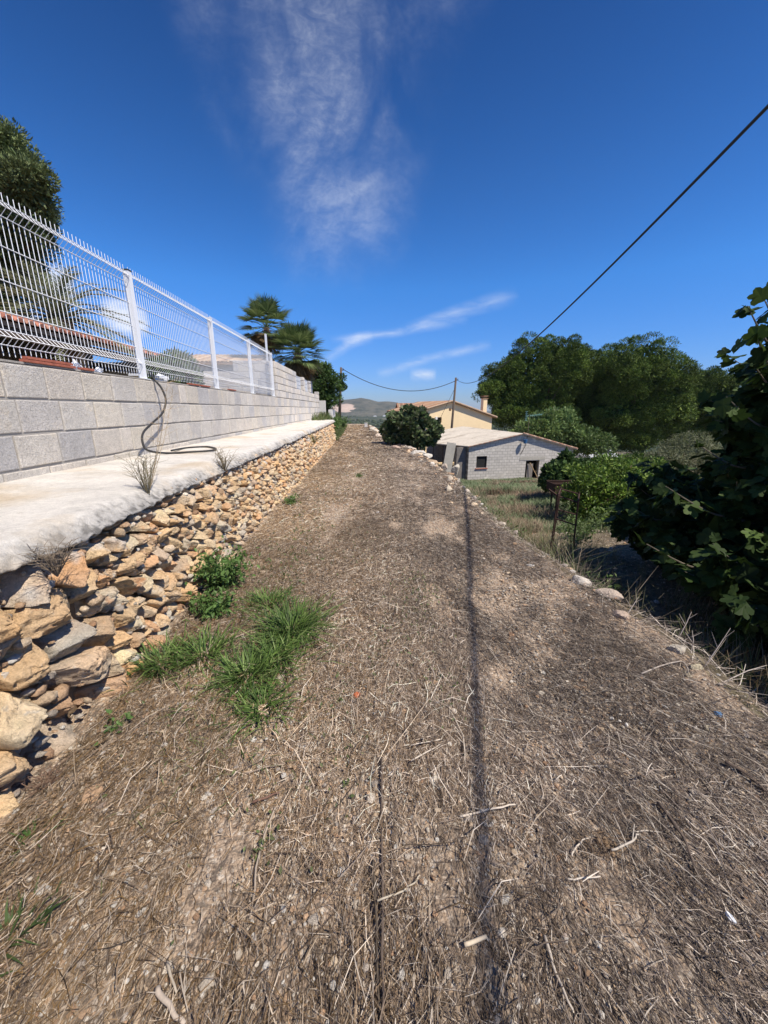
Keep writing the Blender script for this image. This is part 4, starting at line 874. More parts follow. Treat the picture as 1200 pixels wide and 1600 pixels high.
for k in range(150):
    c_, r_3 = FB[(0, 1, 2, 4, 5, 6, 0, 1)[k % 8]]; d = rng.normal(size=3); d[0] = -abs(d[0])*.9; d[2] = d[2]*.8+.35; d /= np.linalg.norm(d)
    a = np.array(c_)+d*np.array(r_3)*.85; L_ = random.uniform(.25, .60); b = a+(d+np.array([0, 0, .1]))*L_; m_ = (a+b)/2+np.array([0, 0, -.05])
    pts = smooth_path([a, m_, b], 5); fs.tube(pts, list(np.linspace(.010, .003, len(pts))), 5)
    for q in pts[3:]:
        for _ in range(2): Pl.append(q+rng.normal(0, .035, 3))
Pl = np.array(Pl); n = len(Pl); o = np.array(fr.location)
leaves(fl, Pl-o, rng.normal(0, .45, (n, 3))+np.array([0, 0, 1]), rng.normal(0, .7, (n, 3))+np.array([-.7, -.1, -.35]), .17*rng.uniform(.6, 1.3, n), T_FIG, F_FIG, colmix(n, FIG))
fl.build('shoot_leaves', M['figleaf'], fr); so_ = shift(fs, o).build('shoots', M['figbark'], fr); so_['kind'] = 'stuff'; so_['label'] = 'many thin leafy shoots of the fig tree'

# palms
def fan_palm(name, base, top, label, nfr, Rr, seed, skirt):
    r_ = random.Random(seed); root = empty(name, base, label, 'palm tree', 'fan palms behind the block wall'); b = np.array(base); tp = np.array(top)-b
    tb = MB(); tb.tube(smooth_path([(0, 0, -.1), tp*.5+np.array([.05, 0, 0]), tp], 6), list(np.linspace(.17, .15, 13)), 10)
    for k in range(60):
        z = tp[2]*(.45+.55*k/60); th = k*2.4; c = np.array([math.cos(th)*.16+tp[0]*z/tp[2], math.sin(th)*.16, z]); tb.tube([c, c+np.array([math.cos(th)*.09, math.sin(th)*.09, .10])], [.03, .012], 4)
    tb.build('trunk', M['bark'], root)
    for part, cnt, pal in (('crown', nfr, [(.12, .17, .06), (.075, .115, .04), (.18, .23, .09)]), ('dead_fronds', skirt, [(.20, .13, .06), (.26, .18, .09), (.13, .09, .05)])):
        mb = MB()
        for k in range(cnt):
            az = k*2.39996+r_.uniform(-.2, .2); el = (math.radians(75)-(k/cnt)*math.radians(105)) if part == 'crown' else math.radians(r_.uniform(-75, -30))
            d = np.array([math.cos(az)*math.cos(el), math.sin(az)*math.cos(el), math.sin(el)]); L_ = Rr*.55*r_.uniform(.85, 1.15)*(1 if part == 'crown' else .75)
            e = tp+d*L_+np.array([0, 0, -.04*L_]); mb.tube([tp+d*.05, tp+d*L_*.5+np.array([0, 0, .03]), e], [.014, .010, .008], 4, pal[0])
            side = np.cross(d, (0, 0, 1)); side /= np.linalg.norm(side)+1e-6; upv = np.cross(side, d)
            for j in range(26):
                ph = (j-12.5)/12.5*1.75; dd = d*math.cos(ph)+side*math.sin(ph)+upv*.12*abs(math.sin(ph)); LL = Rr*.52*(1-.25*abs(ph)/1.75)*r_.uniform(.85, 1.1)
                wv_ = np.cross(dd, upv); wv_ /= np.linalg.norm(wv_)+1e-6; w = .030; droop_ = np.array([0, 0, -1])*LL*(.12 if part == 'crown' else .2)
                tipp = e+dd*LL+droop_; mid = e+dd*LL*.55
                mb.add([e, mid-wv_*w, tipp, mid+wv_*w], [(0, 1, 2, 3)], np.array(pal[r_.randrange(3)])*r_.uniform(.8, 1.3))
        mb.build(part, M['leaf'], root)
a = atY(416, 512, 22); fan_palm('fan_palm', (a[0], 22, 1.0), (a[0], 22, a[2]), 'taller fan palm with a bare trunk, left one behind the tall block wall', 34, 1.6, 1, 12)
a = atY(462, 550, 20); fan_palm('fan_palm', (a[0], 20.5, 1.0), (a[0], 20.5, a[2]), 'shorter bushy fan palm, right one directly behind the tall block wall', 54, 1.6, 2, 24)
# feather palm behind the fence
a = np.array(atY(92, 500, 10)); root = empty('date_palm', (a[0], 10, 1.3), 'feathery palm with arching fronds seen through the white fence at left', 'palm tree')
tb = MB(); tb.tube([(0, 0, -.1), (0, 0, (a[2]-1.3)*.6), (0, 0, a[2]-1.3)], [.24, .22, .26], 12); tb.build('trunk', M['bark'], root)
mb = MB(); C0 = np.array([0, 0, a[2]-1.3])
for k in range(36):
    az = k*2.39996; el = math.radians(82-(k/36)*88); L_ = 2.0*random.uniform(.85, 1.1); h_ = np.array([math.cos(az), math.sin(az), 0]); pts = []
    for t in np.linspace(0, 1, 12):
        pts.append(C0+h_*L_*(math.cos(el)*t+.25*t*t)+np.array([0, 0, L_*(math.sin(el)*t-.75*t*t*(.5+.5*math.cos(el)))]))
    mb.tube(pts, list(np.linspace(.022, .005, 12)), 4, (.16, .17, .09))
    for i in range(1, 12):
        for s_ in np.linspace(0, 1, 5, endpoint=False):
            p_ = pts[i-1]*(1-s_)+pts[i]*s_; d = pts[i]-pts[i-1]; d /= np.linalg.norm(d); sd = np.cross(d, (0, 0, 1)); sd /= np.linalg.norm(sd)+1e-6
            for sg in (-1, 1):
                e = p_+(sd*sg*.75+d*.65+np.array([0, 0, random.uniform(-.25, .25)]))*.38*math.sin(math.pi*(.12+.85*(i/12)))
                w = d*.013; mb.add([p_-w, p_+w, e], [(0, 1, 2)], np.array([(.22, .25, .14), (.15, .18, .10), (.30, .32, .20)][random.randrange(3)]))
mb.build('fronds', M['leaf'], root)

# ------------------------------------------------------------------ grass and weeds
def grass_tuft(name, base, n, h, spread, label, pal, group=None, w=.0075, lean=1.35, cat='grass tuft', wide=1.0):
    n = int(n*.62); h *= 1.22; b = np.array(base, float); mb = MB(); r0 = rng.normal(0, spread, (n, 2)); r0 *= rng.uniform(.35, 1.75, (n, 1)); r0[:, 0] *= wide; az = np.arctan2(r0[:, 1], r0[:, 0])+rng.normal(0, .7, n)
    L_ = h*rng.uniform(.5, 1.2, n); ln = lean*rng.uniform(.2, 1.1, n); d = np.stack([np.cos(az), np.sin(az), np.zeros(n)], 1); sd = np.stack([-np.sin(az), np.cos(az), np.zeros(n)], 1)
    P0 = np.concatenate([r0, np.zeros((n, 1))], 1); V = []
    for t, ww in ((0, 1), (.35, 1), (.7, .7), (1, .08)):
        c = P0+d*(L_*ln*(t**1.6))[:, None]+np.array([0, 0, 1])*(L_*(t-.42*ln*t*t))[:, None]; V += [c-sd*w*ww/2, c+sd*w*ww/2]
    V = np.stack(V, 1).reshape(-1, 3); i_ = np.arange(n)[:, None]*8
    F = np.concatenate([i_+np.array([0, 1, 3, 2])+2*k for k in range(3)]); mb.add(V, F, np.repeat(colmix(n, pal), 8, 0))
    return tag(mb.build(name, M['blade'], loc=tuple(b)), label, cat, group)
GR = [(.11, .19, .04), (.16, .26, .06), (.06, .11, .025), (.24, .32, .11), (.09, .16, .035), (.05, .09, .025)]
def G(u, v): a = onZ(u, v, 0); return (a[0], a[1], float(zpath([a[0]], [a[1]])[0])-.01)
GG = 'green grass tufts at the foot of the stone wall'
grass_tuft('grass_tuft', G(455, 985), 900, .17, .085, 'tall bright green grass tuft at the right of the green patch', GR, GG, wide=.9)
grass_tuft('grass_tuft', G(430, 1030), 520, .13, .07, 'bright green grass tuft just below the tallest one', GR, GG)
grass_tuft('grass_tuft', G(385, 1060), 620, .13, .075, 'spiky green grass tuft at the lower middle of the green patch', GR, GG)
grass_tuft('grass_tuft', G(410, 1105), 300, .10, .05, 'lowest green grass tuft, nearest the camera', GR, GG)
grass_tuft('grass_tuft', G(320, 1030), 420, .12, .08, 'green grass tuft close to the wall in the middle of the patch', GR, GG)
grass_tuft('grass_tuft', G(255, 1045), 300, .13, .06, 'green grass tuft against the big wall stones, leftmost', GR, GG)
grass_tuft('grass_tuft', G(420, 945), 420, .12, .07, 'short green grass behind the tallest tuft', GR, GG)
tag(grass_tuft('short_grass', G(335, 1165), 260, .07, .16, 'thin patch of short green grass below the green patch', [(.20, .22, .09), (.14, .17, .06)], None, w=.004), kind='stuff')
grass_tuft('grass_tuft', G(8, 1480), 90, .07, .035, 'dark green weed at the left edge of the photo near the bottom', [(.05, .09, .03), (.08, .12, .04)], None, w=.008)
grass_tuft('grass_tuft', G(52, 1322), 40, .05, .015, 'tiny green sprout below the lowest wall stone', [(.07, .13, .03)], None, w=.007)
def leafy(name, base, r3, n, size, label, pal, stems=14, T=T_LEAF, TF=F_LEAF, group=None, cat='weed', mt=None):
    b = np.array(base, float); root = empty(name, tuple(b), label, cat, group); st = MB(); mb = MB(); P = []; D = []
    for k in range(stems):
        az = random.uniform(0, 6.28); e = np.array([math.cos(az)*r3[0]*random.uniform(.3, 1), math.sin(az)*r3[1]*random.uniform(.3, 1), r3[2]*random.uniform(.6, 1)])
        pts = smooth_path([(0, 0, 0), e*.5+np.array([0, 0, .1*r3[2]]), e], 5); st.tube(pts, list(np.linspace(.004, .0015, len(pts))), 4)
        for j in range(n//stems): q = pts[random.randrange(2, len(pts))]; P.append(q+rng.normal(0, .025+.08*r3[0], 3)); D.append(e)
    P = np.array(P); D = np.array(D); P[:, 2] = np.abs(P[:, 2]); m_ = len(P)
    leaves(mb, P, rng.normal(0, .5, (m_, 3))+np.array([0, 0, 1]), rng.normal(0, 1, (m_, 3))+D, size*rng.uniform(.6, 1.3, m_), T, TF, colmix(m_, pal))
    st.build('stems', mt or M['blade'], root).data.color_attributes['Col'].data.foreach_set('color', np.tile([.16, .2, .07, 1], len(root.children[0].data.vertices)).ravel())
    mb.build('leaves', M['leaf'], root); return root
WG = [(.10, .19, .045), (.07, .13, .035), (.15, .24, .07)]
leafy('leafy_weed', G(350, 915), (.26, .30, .30), 1500, .045, 'bushy green weed against the stone wall, above the grass tufts', WG, 30)
leafy('leafy_weed', G(335, 960), (.20, .16, .16), 700, .045, 'low broad-leaved weed between the bushy weed and the grass', WG, 20)
leafy('leafy_weed', G(185, 1145), (.05, .05, .05), 40, .04, 'small green seedling beside the big lower wall stone', WG, 5)
leafy('leafy_weed', G(455, 790), (.12, .2, .14), 300, .04, 'green weed at the wall foot further along the path', WG, 10)
leafy('leafy_weed', G(560, 745), (.10, .16, .05), 150, .04, 'low weed left of centre on the middle stretch of the path', WG, 8)
# scattered low green weeds in the path
gw = MB()
for (u, v, s, n) in ((520, 1095, .09, 60), (650, 920, .25, 260), (640, 960, .25, 200), (560, 860, .4, 240), (540, 1180, .12, 60), (410, 1320, .04, 30), (600, 1020, .3, 160), (430, 900, .3, 260), (520, 760, .6, 260), (590, 720, .7, 200), (560, 700, .9, 220), (470, 850, .3, 260), (420, 1200, .3, 60), (690, 1090, .15, 60), (280, 1120, .18, 90)):
    a = onZ(u, v, 0); P = np.stack([a[0]+rng.normal(0, s*.5, n), a[1]+rng.normal(0, s*(1 if v > 850 else 2.2), n), np.zeros(n)], 1)
    P = P[(P[:, 0] > edgeL(P[:, 1])+.03)]; n = len(P); P[:, 2] = zpath(P[:, 0], P[:, 1])+.006+rng.random(n)*.02
    leaves(gw, P, rng.normal(0, .5, (n, 3))+np.array([0, 0, 1]), rng.normal(0, 1, (n, 3))+np.array([0, 0, .4]), rng.uniform(.012, .03, n)*(1 if v > 850 else 1.8), T_LEAF, F_LEAF, colmix(n, [(.13, .17, .06), (.09, .12, .045), (.17, .19, .09)]))
tag(gw.build('ground_cover', M['leaf']), kind='stuff', label='sparse low green weeds growing through the straw of the path', cat='weeds')
# dry plants on the ledge
def dry_plant(name, base, h, sp_, n, label, col, leafn=0, cat='dry weed', twig=3):
    r_ = random.Random(n); mb = MB(); 
    for k in range(n):
        az = r_.uniform(0, 6.28); rr = sp_*r_.uniform(.2, 1); e = np.array([math.cos(az)*rr, math.sin(az)*rr, h*r_.uniform(.5, 1)]); m_ = e*.5+np.array([r_.gauss(0, .1*sp_), r_.gauss(0, .1*sp_), .05*h])
        pts = smooth_path([(0, 0, -.02), m_, e], 5); mb.tube(pts, list(np.linspace(.0028, .001, len(pts))), 4, np.array(col)*r_.uniform(.7, 1.2))
        for j in range(twig):
            q = pts[r_.randrange(3, len(pts))]; mb.tube([q, q+np.array([r_.gauss(0, .3)*sp_, r_.gauss(0, .3)*sp_, h*r_.uniform(.05, .18)])], [.0014, .0008], 3, np.array(col)*r_.uniform(.7, 1.2))
    return tag(mb.build(name, M['straw'], loc=base), label, cat)
a = onX(236, 795, -1.56)
dp = dry_plant('dry_weed', (a[0], a[1], .90), .30, .13, 26, 'wispy tuft of dry stalks growing from the edge of the white ledge below the hose', (.22, .19, .12), twig=5)
mb = MB()
for k, (u1, v1) in enumerate(((262, 590), (248, 640), (270, 610))):
    b_ = np.array(atY(u1, v1, a[1]+.25+.1*k)); s0 = np.array([a[0], a[1], .92]); pts = smooth_path([s0, (s0+b_)/2+np.array([0.03, 0, .03]), b_], 6); mb.tube(pts, list(np.linspace(.0032, .0012, len(pts))), 4, (.33, .26, .17))
    for j in range(14):
        q = pts[random.randrange(5, len(pts))]; mb.tube([q, q+np.array([random.gauss(0, .05), random.gauss(0, .05), random.uniform(.01, .06)])], [.0014, .0006], 3, (.40, .30, .18))
tag(mb.build('tall_dry_stalk', M['straw']), 'tall thin dry stalks rising from the ledge in front of the block wall', 'dry weed')
a = onX(80, 905, -1.42); dry_plant('dry_weed', (a[0]+.03, a[1], .80), .13, .10, 40, 'tangled grey dry plant hanging on the stones just under the ledge at left', (.20, .16, .12), twig=4)
a = onX(352, 742, -1.52); dry_plant('dry_weed', (a[0], a[1], .88), .22, .16, 30, 'brown dry tuft on the edge of the ledge halfway along', (.26, .21, .13), twig=4)
a = onX(488, 690, -1.5); dry_plant('dry_weed', (a[0]+.05, a[1], .62), .25, .22, 30, 'small dark green tuft growing from the stone wall near its far end', (.08, .11, .04), twig=4)
a = G(75, 1232); dry_plant('dry_weed', a, .08, .08, 30, 'dry brown sprig at the foot of the largest lower wall stone', (.20, .13, .09), twig=3)
# weeds on the left bank and field of weeds at right
def blades(mb, X, Y, z, h, w, pal, lean=.3):
    n = len(X); az = rng.uniform(0, 6.28, n); d = np.stack([np.cos(az), np.sin(az), np.zeros(n)], 1); sd = np.stack([-np.sin(az), np.cos(az), np.zeros(n)], 1); P0 = np.stack([X, Y, z], 1); V = []; ln = rng.random(n)*lean
    for t, ww in ((0, 1), (.55, .8), (1, .15)):
        c = P0+d*(h*ln*t*t)[:, None]+np.array([0, 0, 1])*(h*t)[:, None]; V += [c-sd*(w*ww/2)[:, None], c+sd*(w*ww/2)[:, None]]
    V = np.stack(V, 1).reshape(-1, 3); i_ = np.arange(n)[:, None]*6; mb.add(V, np.concatenate([i_+np.array([0, 1, 3, 2]), i_+np.array([2, 3, 5, 4])]), np.repeat(colmix(n, pal), 6, 0))
fb = MB(); n = 90000; Y = 7+rng.random(n)**.8*22; Xx = edgeR(Y)+.25+rng.random(n)*(3.2+Y*.30); q = P3(Xx, Y)
hh = (.16+.22*np.clip(fbm(q, .6, 3, 81)+.3, 0, 1)+np.clip(Y-8, 0, 12)*.012)*np.clip((30-Y)/9, .25, 1)*rng.uniform(.4, 1.2, n); t = fbm(q, .9, 3, 82)
k = (fbm(q, 1.4, 3, 83) > -.35) & ~((Xx > 2.6) & (Y < 9.5))
for sel, pal in ((t > -.14, [(.15, .21, .10), (.20, .25, .14), (.11, .16, .07), (.26, .27, .17)]), (t <= -.14, [(.30, .20, .15), (.36, .27, .20), (.24, .18, .12), (.21, .22, .13)])):
    s_ = sel & k; blades(fb, Xx[s_], Y[s_], zground(Xx[s_], Y[s_]), hh[s_], .005+.0008*Y[s_], pal, 1.3)
n = 26000; Y = rng.uniform(2.6, 12, n); Xx = edgeR(Y)+.10+rng.random(n)**1.3*2.4; k = fbm(P3(Xx, Y), 2.0, 3, 88) > -.08
blades(fb, Xx[k], Y[k], zground(Xx[k], Y[k]), rng.uniform(.06, .42, k.sum()), np.full(k.sum(), .0055), [(.26, .21, .14), (.38, .32, .23), (.14, .18, .07), (.10, .14, .05), (.20, .15, .10)], 1.4)
tag(fb.build('field_weeds', M['straw']), kind='stuff', label='tall grey-green and brown weeds filling the lower plot in front of the block shed', cat='weeds')
fb = MB(); n = 9000; Y = rng.uniform(18.9, 37, n); Xx = edgeL(Y)-rng.random(n)**1.3*1.6+.12; hh = rng.uniform(.15, .6, n)*np.clip(.4+(edgeL(Y)-Xx), .3, 1)
blades(fb, Xx, Y, zground(Xx, Y)-.02, hh, np.full(n, .035), [(.10, .16, .05), (.14, .20, .06), (.07, .11, .035), (.24, .22, .12)], .7)
tag(fb.build('bank_grass', M['blade']), kind='stuff', label='green weeds on the bank beyond the end of the stone wall', cat='weeds')
for k, (X_, Y_, r_, lab) in enumerate(((-2.0, 20.5, .5, 'bright green weed clump right past the end of the stone wall'), (-2.1, 24.5, .6, 'green weed clump under the left utility pole side of the bank'), (-2.0, 31, .8, 'spreading bright green plant at the far end of the path'))):
    leafy('leafy_weed', (X_, Y_, zg(X_, Y_)), (r_, r_*1.5, r_*1.1), 700, .13, lab, WG, 22, group='weed clumps on the bank')
for k, (X_, Y_, r_, n_, lab) in enumerate(((2.75, 7.6, .45, 420, 'green weedy bush left of the rusty stand on the bank'), (2.9, 4.6, .38, 380, 'low green weed clump at the foot of the bank before the rusty stand'), (4.3, 7.4, .5, 460, 'green weed clump right of the rusty stand below the citrus tree'), (5.2, 8.6, .6, 620, 'taller green weed clump between the citrus tree and the fig tree'), (3.4, 10.5, .5, 420, 'grey-green weed clump behind the rusty stand'))):
    leafy('leafy_weed', (X_, Y_, zg(X_, Y_)), (r_, r_, r_*1.1), n_, .075, lab, [(.11, .18, .05), (.07, .12, .035), (.17, .23, .09)], 20, group='weed clumps on the lower ground')
# dry brush by the edge
for k, (u, v, Y_, h, lab) in enumerate(((770, 800, 9.5, .5, 'reddish brown dead brush just beyond the right path edge'), (730, 775, 11, .45, 'olive green dry brush beside the nearest tall edging stone'), (850, 880, 5.6, .3, 'low dry brush at the foot of the rusty stand'), (930, 900, 4.4, .35, 'pale dry stems leaning over the drop beside the pointed white rock'))):
    a = onZ(u, v, -.5 if k < 2 else -.4); dry_plant('dry_brush', (max(a[0], edgeR(Y_)+.3), Y_, zg(max(a[0], edgeR(Y_)+.3), Y_)), h*1.7, h*1.2, 110, lab, [(.24, .16, .12), (.16, .17, .07), (.22, .2, .13), (.34, .29, .22)][k], twig=5, cat='dry brush')

# ------------------------------------------------------------------ buildings
def wall_with_holes(mb, width, tops, depth, holes, z0=0.0):
    """local x along the wall, outer face at y=0, tops: [(x,z)...] roofline, holes: (x0,x1,za,zb)"""
    br = sorted(set([0, width]+[x for x, _ in tops]+[h for q in holes for h in q[:2]])); tx, tz = zip(*tops)
    for a, b in zip(br[:-1], br[1:]):
        za, zb = np.interp(a, tx, tz), np.interp(b, tx, tz); hs2 = [h for h in holes if h[0] <= a+1e-6 and h[1] >= b-1e-6]; lo = z0
        segs = []
        for h in sorted(hs2, key=lambda h: h[2]):
            if h[2] > lo: segs.append((lo, h[2], h[2]))
            lo = h[3]
        segs.append((lo, za, zb))
        for s0_, ta, tb_ in segs: mb.prism([(a, s0_), (b, s0_), (b, tb_), (a, ta)], 0, depth, 1)
    return mb
def local_frame(A_, B_):
    d = Vector((B_[0]-A_[0], B_[1]-A_[1], 0)); return d.length, math.atan2(d.y, d.x)
def on_wall(u, v, A_, B_):
    r = ray(u, v); dx, dy = B_[0]-A_[0], B_[1]-A_[1]; det = r[0]*(-dy)+r[1]*dx
    t = (A_[0]*(-dy)+A_[1]*dx)/det; px, py_ = r[0]*t, r[1]*t; L_ = math.hypot(dx, dy)
    return ((px-A_[0])*dx+(py_-A_[1])*dy)/L_, EYE+r[2]*t
def w2l(p_, A_, rz, z0):
    c, s_ = math.cos(-rz), math.sin(-rz); x, y = p_[0]-A_[0], p_[1]-A_[1]; return (x*c-y*s_, x*s_+y*c, p_[2]-z0)
def slab(mb, pts, th, col=(1, 1, 1)):
    n = len(pts); v_ = [tuple(q) for q in pts]+[(q[0], q[1], q[2]-th) for q in pts]
    mb.add(v_, [tuple(range(n)), tuple(range(2*n-1, n-1, -1))]+[(i, i+n, (i+1) % n+n, (i+1) % n) for i in range(n)], col)
def tiled(mb, e0, e1, r0, r1, n, th=.07, pal=((.36, .19, .11), (.44, .27, .17), (.30, .17, .11), (.42, .32, .22))):
    """rows of curved tiles from eave line e0-e1 up to ridge line r0-r1"""
    e0, e1, r0, r1 = map(np.array, (e0, e1, r0, r1))
    for i in range(n):
        ta, tb_ = i/n, (i+1)/n; a0, a1 = e0+(e1-e0)*ta, e0+(e1-e0)*tb_; b0, b1 = r0+(r1-r0)*ta, r0+(r1-r0)*tb_
        nr_ = np.cross(e1-e0, r0-e0); nr_ = nr_/np.linalg.norm(nr_); nr_ = nr_ if nr_[2] > 0 else -nr_
        V = []
        for j in range(6):
            t = j/5; h_ = th*math.sin(math.pi*t)+.01; V += [a0+(a1-a0)*t+nr_*h_, b0+(b1-b0)*t+nr_*h_]
        c = np.array(pal[random.randrange(len(pal))])*random.uniform(.85, 1.15)
        mb.add(V, [(2*j, 2*j+1, 2*j+3, 2*j+2) for j in range(5)]+[(0, 10, 8, 6, 4, 2)], c)
# block shed
ZS = -3.9; SA, SB = (7.45, 28.4), (16.1, 29.8); WL, srz = local_frame(SA, SB)
shed = empty('block_shed', (SA[0], SA[1], ZS), 'unrendered grey block shed with a pale sheet roof, lower right of the yellow house', 'shed', rz=srz)
xp, zp_ = on_wall(815, 678, SA, SB); zl = on_wall(735, 697, SA, SB)[1]; zr_ = on_wall(896, 701, SA, SB)[1]
w0, wz1 = on_wall(745, 713, SA, SB); w1, wz0 = on_wall(760, 731, SA, SB); d0, dz1 = on_wall(822, 720, SA, SB); d1, _ = on_wall(843, 720, SA, SB)
tops = [(0, zl-ZS-.02), (xp, zp_-ZS-.02), (WL, zr_-ZS-.02)]
mb = MB(); wall_with_holes(mb, WL, tops, .2, [(w0, w1, wz0-ZS, wz1-ZS), (d0, d1, 0.05, dz1-ZS)]); mb.build('wall', M['shedwall'], shed)
for c_, d_ in (((WL-.1, 5.5, 1.2), (.2, 10.6, 2.5)), ((WL/2, 10.9, 1.4), (WL-.45, .2, 2.6)), ((.1, 1.5, 1.35), (.2, 2.6, 2.6))): MB().box(c_, d_).build('side_wall', M['shedwall'], shed)
def L3(p_): return w2l(p_, SA, srz, ZS)
Pk = L3((*[SA[i]+(SB[i]-SA[i])*xp/WL for i in (0, 1)], zp_)); fl_ = (-.15, -.22, zl-ZS+.02); fr_ = (WL+.2, -.22, zr_-ZS+.0)
Lc = L3((5.21, 34.06, -1.37)); Rb = L3(atY(723, 666, 40)); BLc = L3((7.52, 40.67, -.62)); BR = (WL+.3, 11, zr_-ZS+.1)
pk = (Pk[0], -.22, Pk[2]+.06)
mb = MB(); slab(mb, [Lc, fl_, pk, Rb, BLc], .07); slab(mb, [pk, fr_, BR, Rb], .07)
rf = mb.build('roof', M['sheet'], shed)
mb = MB()
for a_, b_ in ((pk, fr_),):
    nT = 22
    for i in range(nT):
        q0 = np.array(a_)+(np.array(b_)-np.array(a_))*(i/nT); q1 = np.array(a_)+(np.array(b_)-np.array(a_))*((i+.96)/nT)
        mb.tube([q0+np.array([0, 0, .03]), q1+np.array([0, 0, .015])], .055, 6, [(.42, .25, .17), (.50, .36, .26), (.34, .2, .14)][i % 3])
for a_, b_ in ((fl_, pk),):
    for i in range(22):
        q0 = np.array(a_)+(np.array(b_)-np.array(a_))*(i/22); q1 = np.array(a_)+(np.array(b_)-np.array(a_))*((i+.9)/22)
        mb.tube([q0+np.array([0, 0, -.045]), q1+np.array([0, 0, -.05])], .03, 5, [(.34, .16, .11), (.42, .3, .22)][i % 2])
mb.build('verge_tiles', M['tile'], rf)
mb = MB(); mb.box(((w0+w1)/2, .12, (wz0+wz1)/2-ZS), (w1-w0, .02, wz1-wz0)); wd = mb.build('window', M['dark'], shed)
MB().box(((w0+w1)/2, -.02, wz0-ZS-.035), (w1-w0+.14, .12, .06)).build('sill', M['terracotta'], wd)
mb = MB(); mb.box(((d0+d1)/2, .9, (dz1-ZS)/2), (d1-d0+.6, .04, dz1-ZS)); dr_ = mb.build('door_dark_panel', M['dark'], shed)  # black panel painted as the dark interior behind the doorway
MB().box(((d0+d1)/2-.15, .08, (dz1-ZS)/2-.1), ((d1-d0)*.42, .04, dz1-ZS-.3)).build('door_leaf', M['shade_grey'], dr_)
MB().box(((d0+d1)/2-.05, -.012, dz1-ZS+.17), (d1-d0+1.0, .02, .26)).build('lintel', M['greyboard'], shed)
mb = MB(); bx0, bz0 = on_wall(822, 722, SA, SB); bx1, _ = on_wall(833, 722, SA, SB)
mb.tube([(bx0+.3, -.05, dz1-ZS-.15), (bx1+.25, -.35, .3)], .035, 5)
lp = mb.build('wooden_pole', M['wood'], loc=(SA[0], SA[1], ZS), rz=srz); tag(lp, 'light wooden pole leaning in the doorway of the block shed', 'pole')
# open lean-to on the shed's left
mb = MB(); bk0 = np.array(Lc)+np.array([1.0, 3.0, 0]); bk1 = np.array([-.2, 2.6, 0])
mb.prism([(Lc[0]+.6, 0), (-.1, 0), (-.1, fl_[2]-.16), (Lc[0]+.6, Lc[2]-.14)], 3.4, 3.6, 1); mb.build('back_wall', M['shade_grey'], shed)  # dark wall, the shade under the lean-to roof painted in
mb = MB(); xa, za_ = on_wall(717, 697, SA, SB); mb.prism([(xa, 0), (-.02, 0), (-.02, fl_[2]-.12), (xa, fl_[2]-.16)], .35, .55, 1); mb.build('side_panel', M['shade_grey'], shed)  # side wall in shade, given by its dark colour
for px_ in (Lc[0]+.25, Lc[0]*.55):
    yq = Lc[1]*(px_/Lc[0]) if px_ < 0 else 0; MB().tube([(px_, yq+.25, 0), (px_, yq+.25, Lc[2]-.09)], .05, 6).build('roof_post', M['pole'], shed)
a0, a1 = atY(712, 692, 26.5), atY(703, 727, 26.2)
mb = MB(); zlow = zg(a1[0], 26.2); mb.v = []
mb = MB(); mb.box((0, 0, .98), (.62, .07, 2.05), ry=.16, rx=-.12)
tag(mb.build('leaning_slab', M['greyboard'], loc=(a1[0]+.0, 26.6, a0[2]-2.0)), 'grey weathered slab leaning against the left corner of the block shed', 'slab')
# blue funnel and pipe bracket on the shed wall
bx_, bz_ = on_wall(817, 689, SA, SB)
ob = empty('blue_lamp_bucket', (SA[0], SA[1], ZS), 'small blue bucket hanging from the gable wall of the block shed', 'bucket', rz=srz)
MB().tube([(bx_, -.32, bz_-ZS-.16), (bx_, -.32, bz_-ZS+.14)], [.11, .17], 12).build('bucket', M['blue'], ob)
MB().tube([(bx_, 0, bz_-ZS+.22), (bx_, -.34, bz_-ZS+.18), (bx_, -.34, bz_-ZS+.14)], .015, 5).build('hanger', M['rust'], ob)
q = MB(); q.tube([(bx_+.32, -.06, bz_-ZS+.5), (bx_+.25, -.05, bz_-ZS-.3), (bx_-.1, -.04, bz_-ZS-1.0)], .018, 5)
tag(q.build('hanging_cable', M['cable'], loc=(SA[0], SA[1], ZS), rz=srz), 'dark loose cable hanging down the gable wall beside the blue bucket', 'cable')
gx0 = onZ(858, 748, ZS+.9)
mb = MB()
for k in range(12): mb.tube(smooth_path([(random.uniform(-1, -.6), random.uniform(-.3, .3), random.uniform(.2, .5)), (random.uniform(-.3, .3), 0, random.uniform(.2, .4)), (random.uniform(.6, 1.1), random.uniform(-.3, .3), random.uniform(.02, .15))], 4), .025, 5)
a = on_wall(850, 745, SA, SB); xg = SA[0]+(SB[0]-SA[0])*a[0]/WL; tag(mb.build('green_pipes', M['green_net'], loc=(xg, 27.2, zg(xg, 27.2)+.55)), 'bundle of pale green pipes lying in the weeds before the shed door', 'pipes')
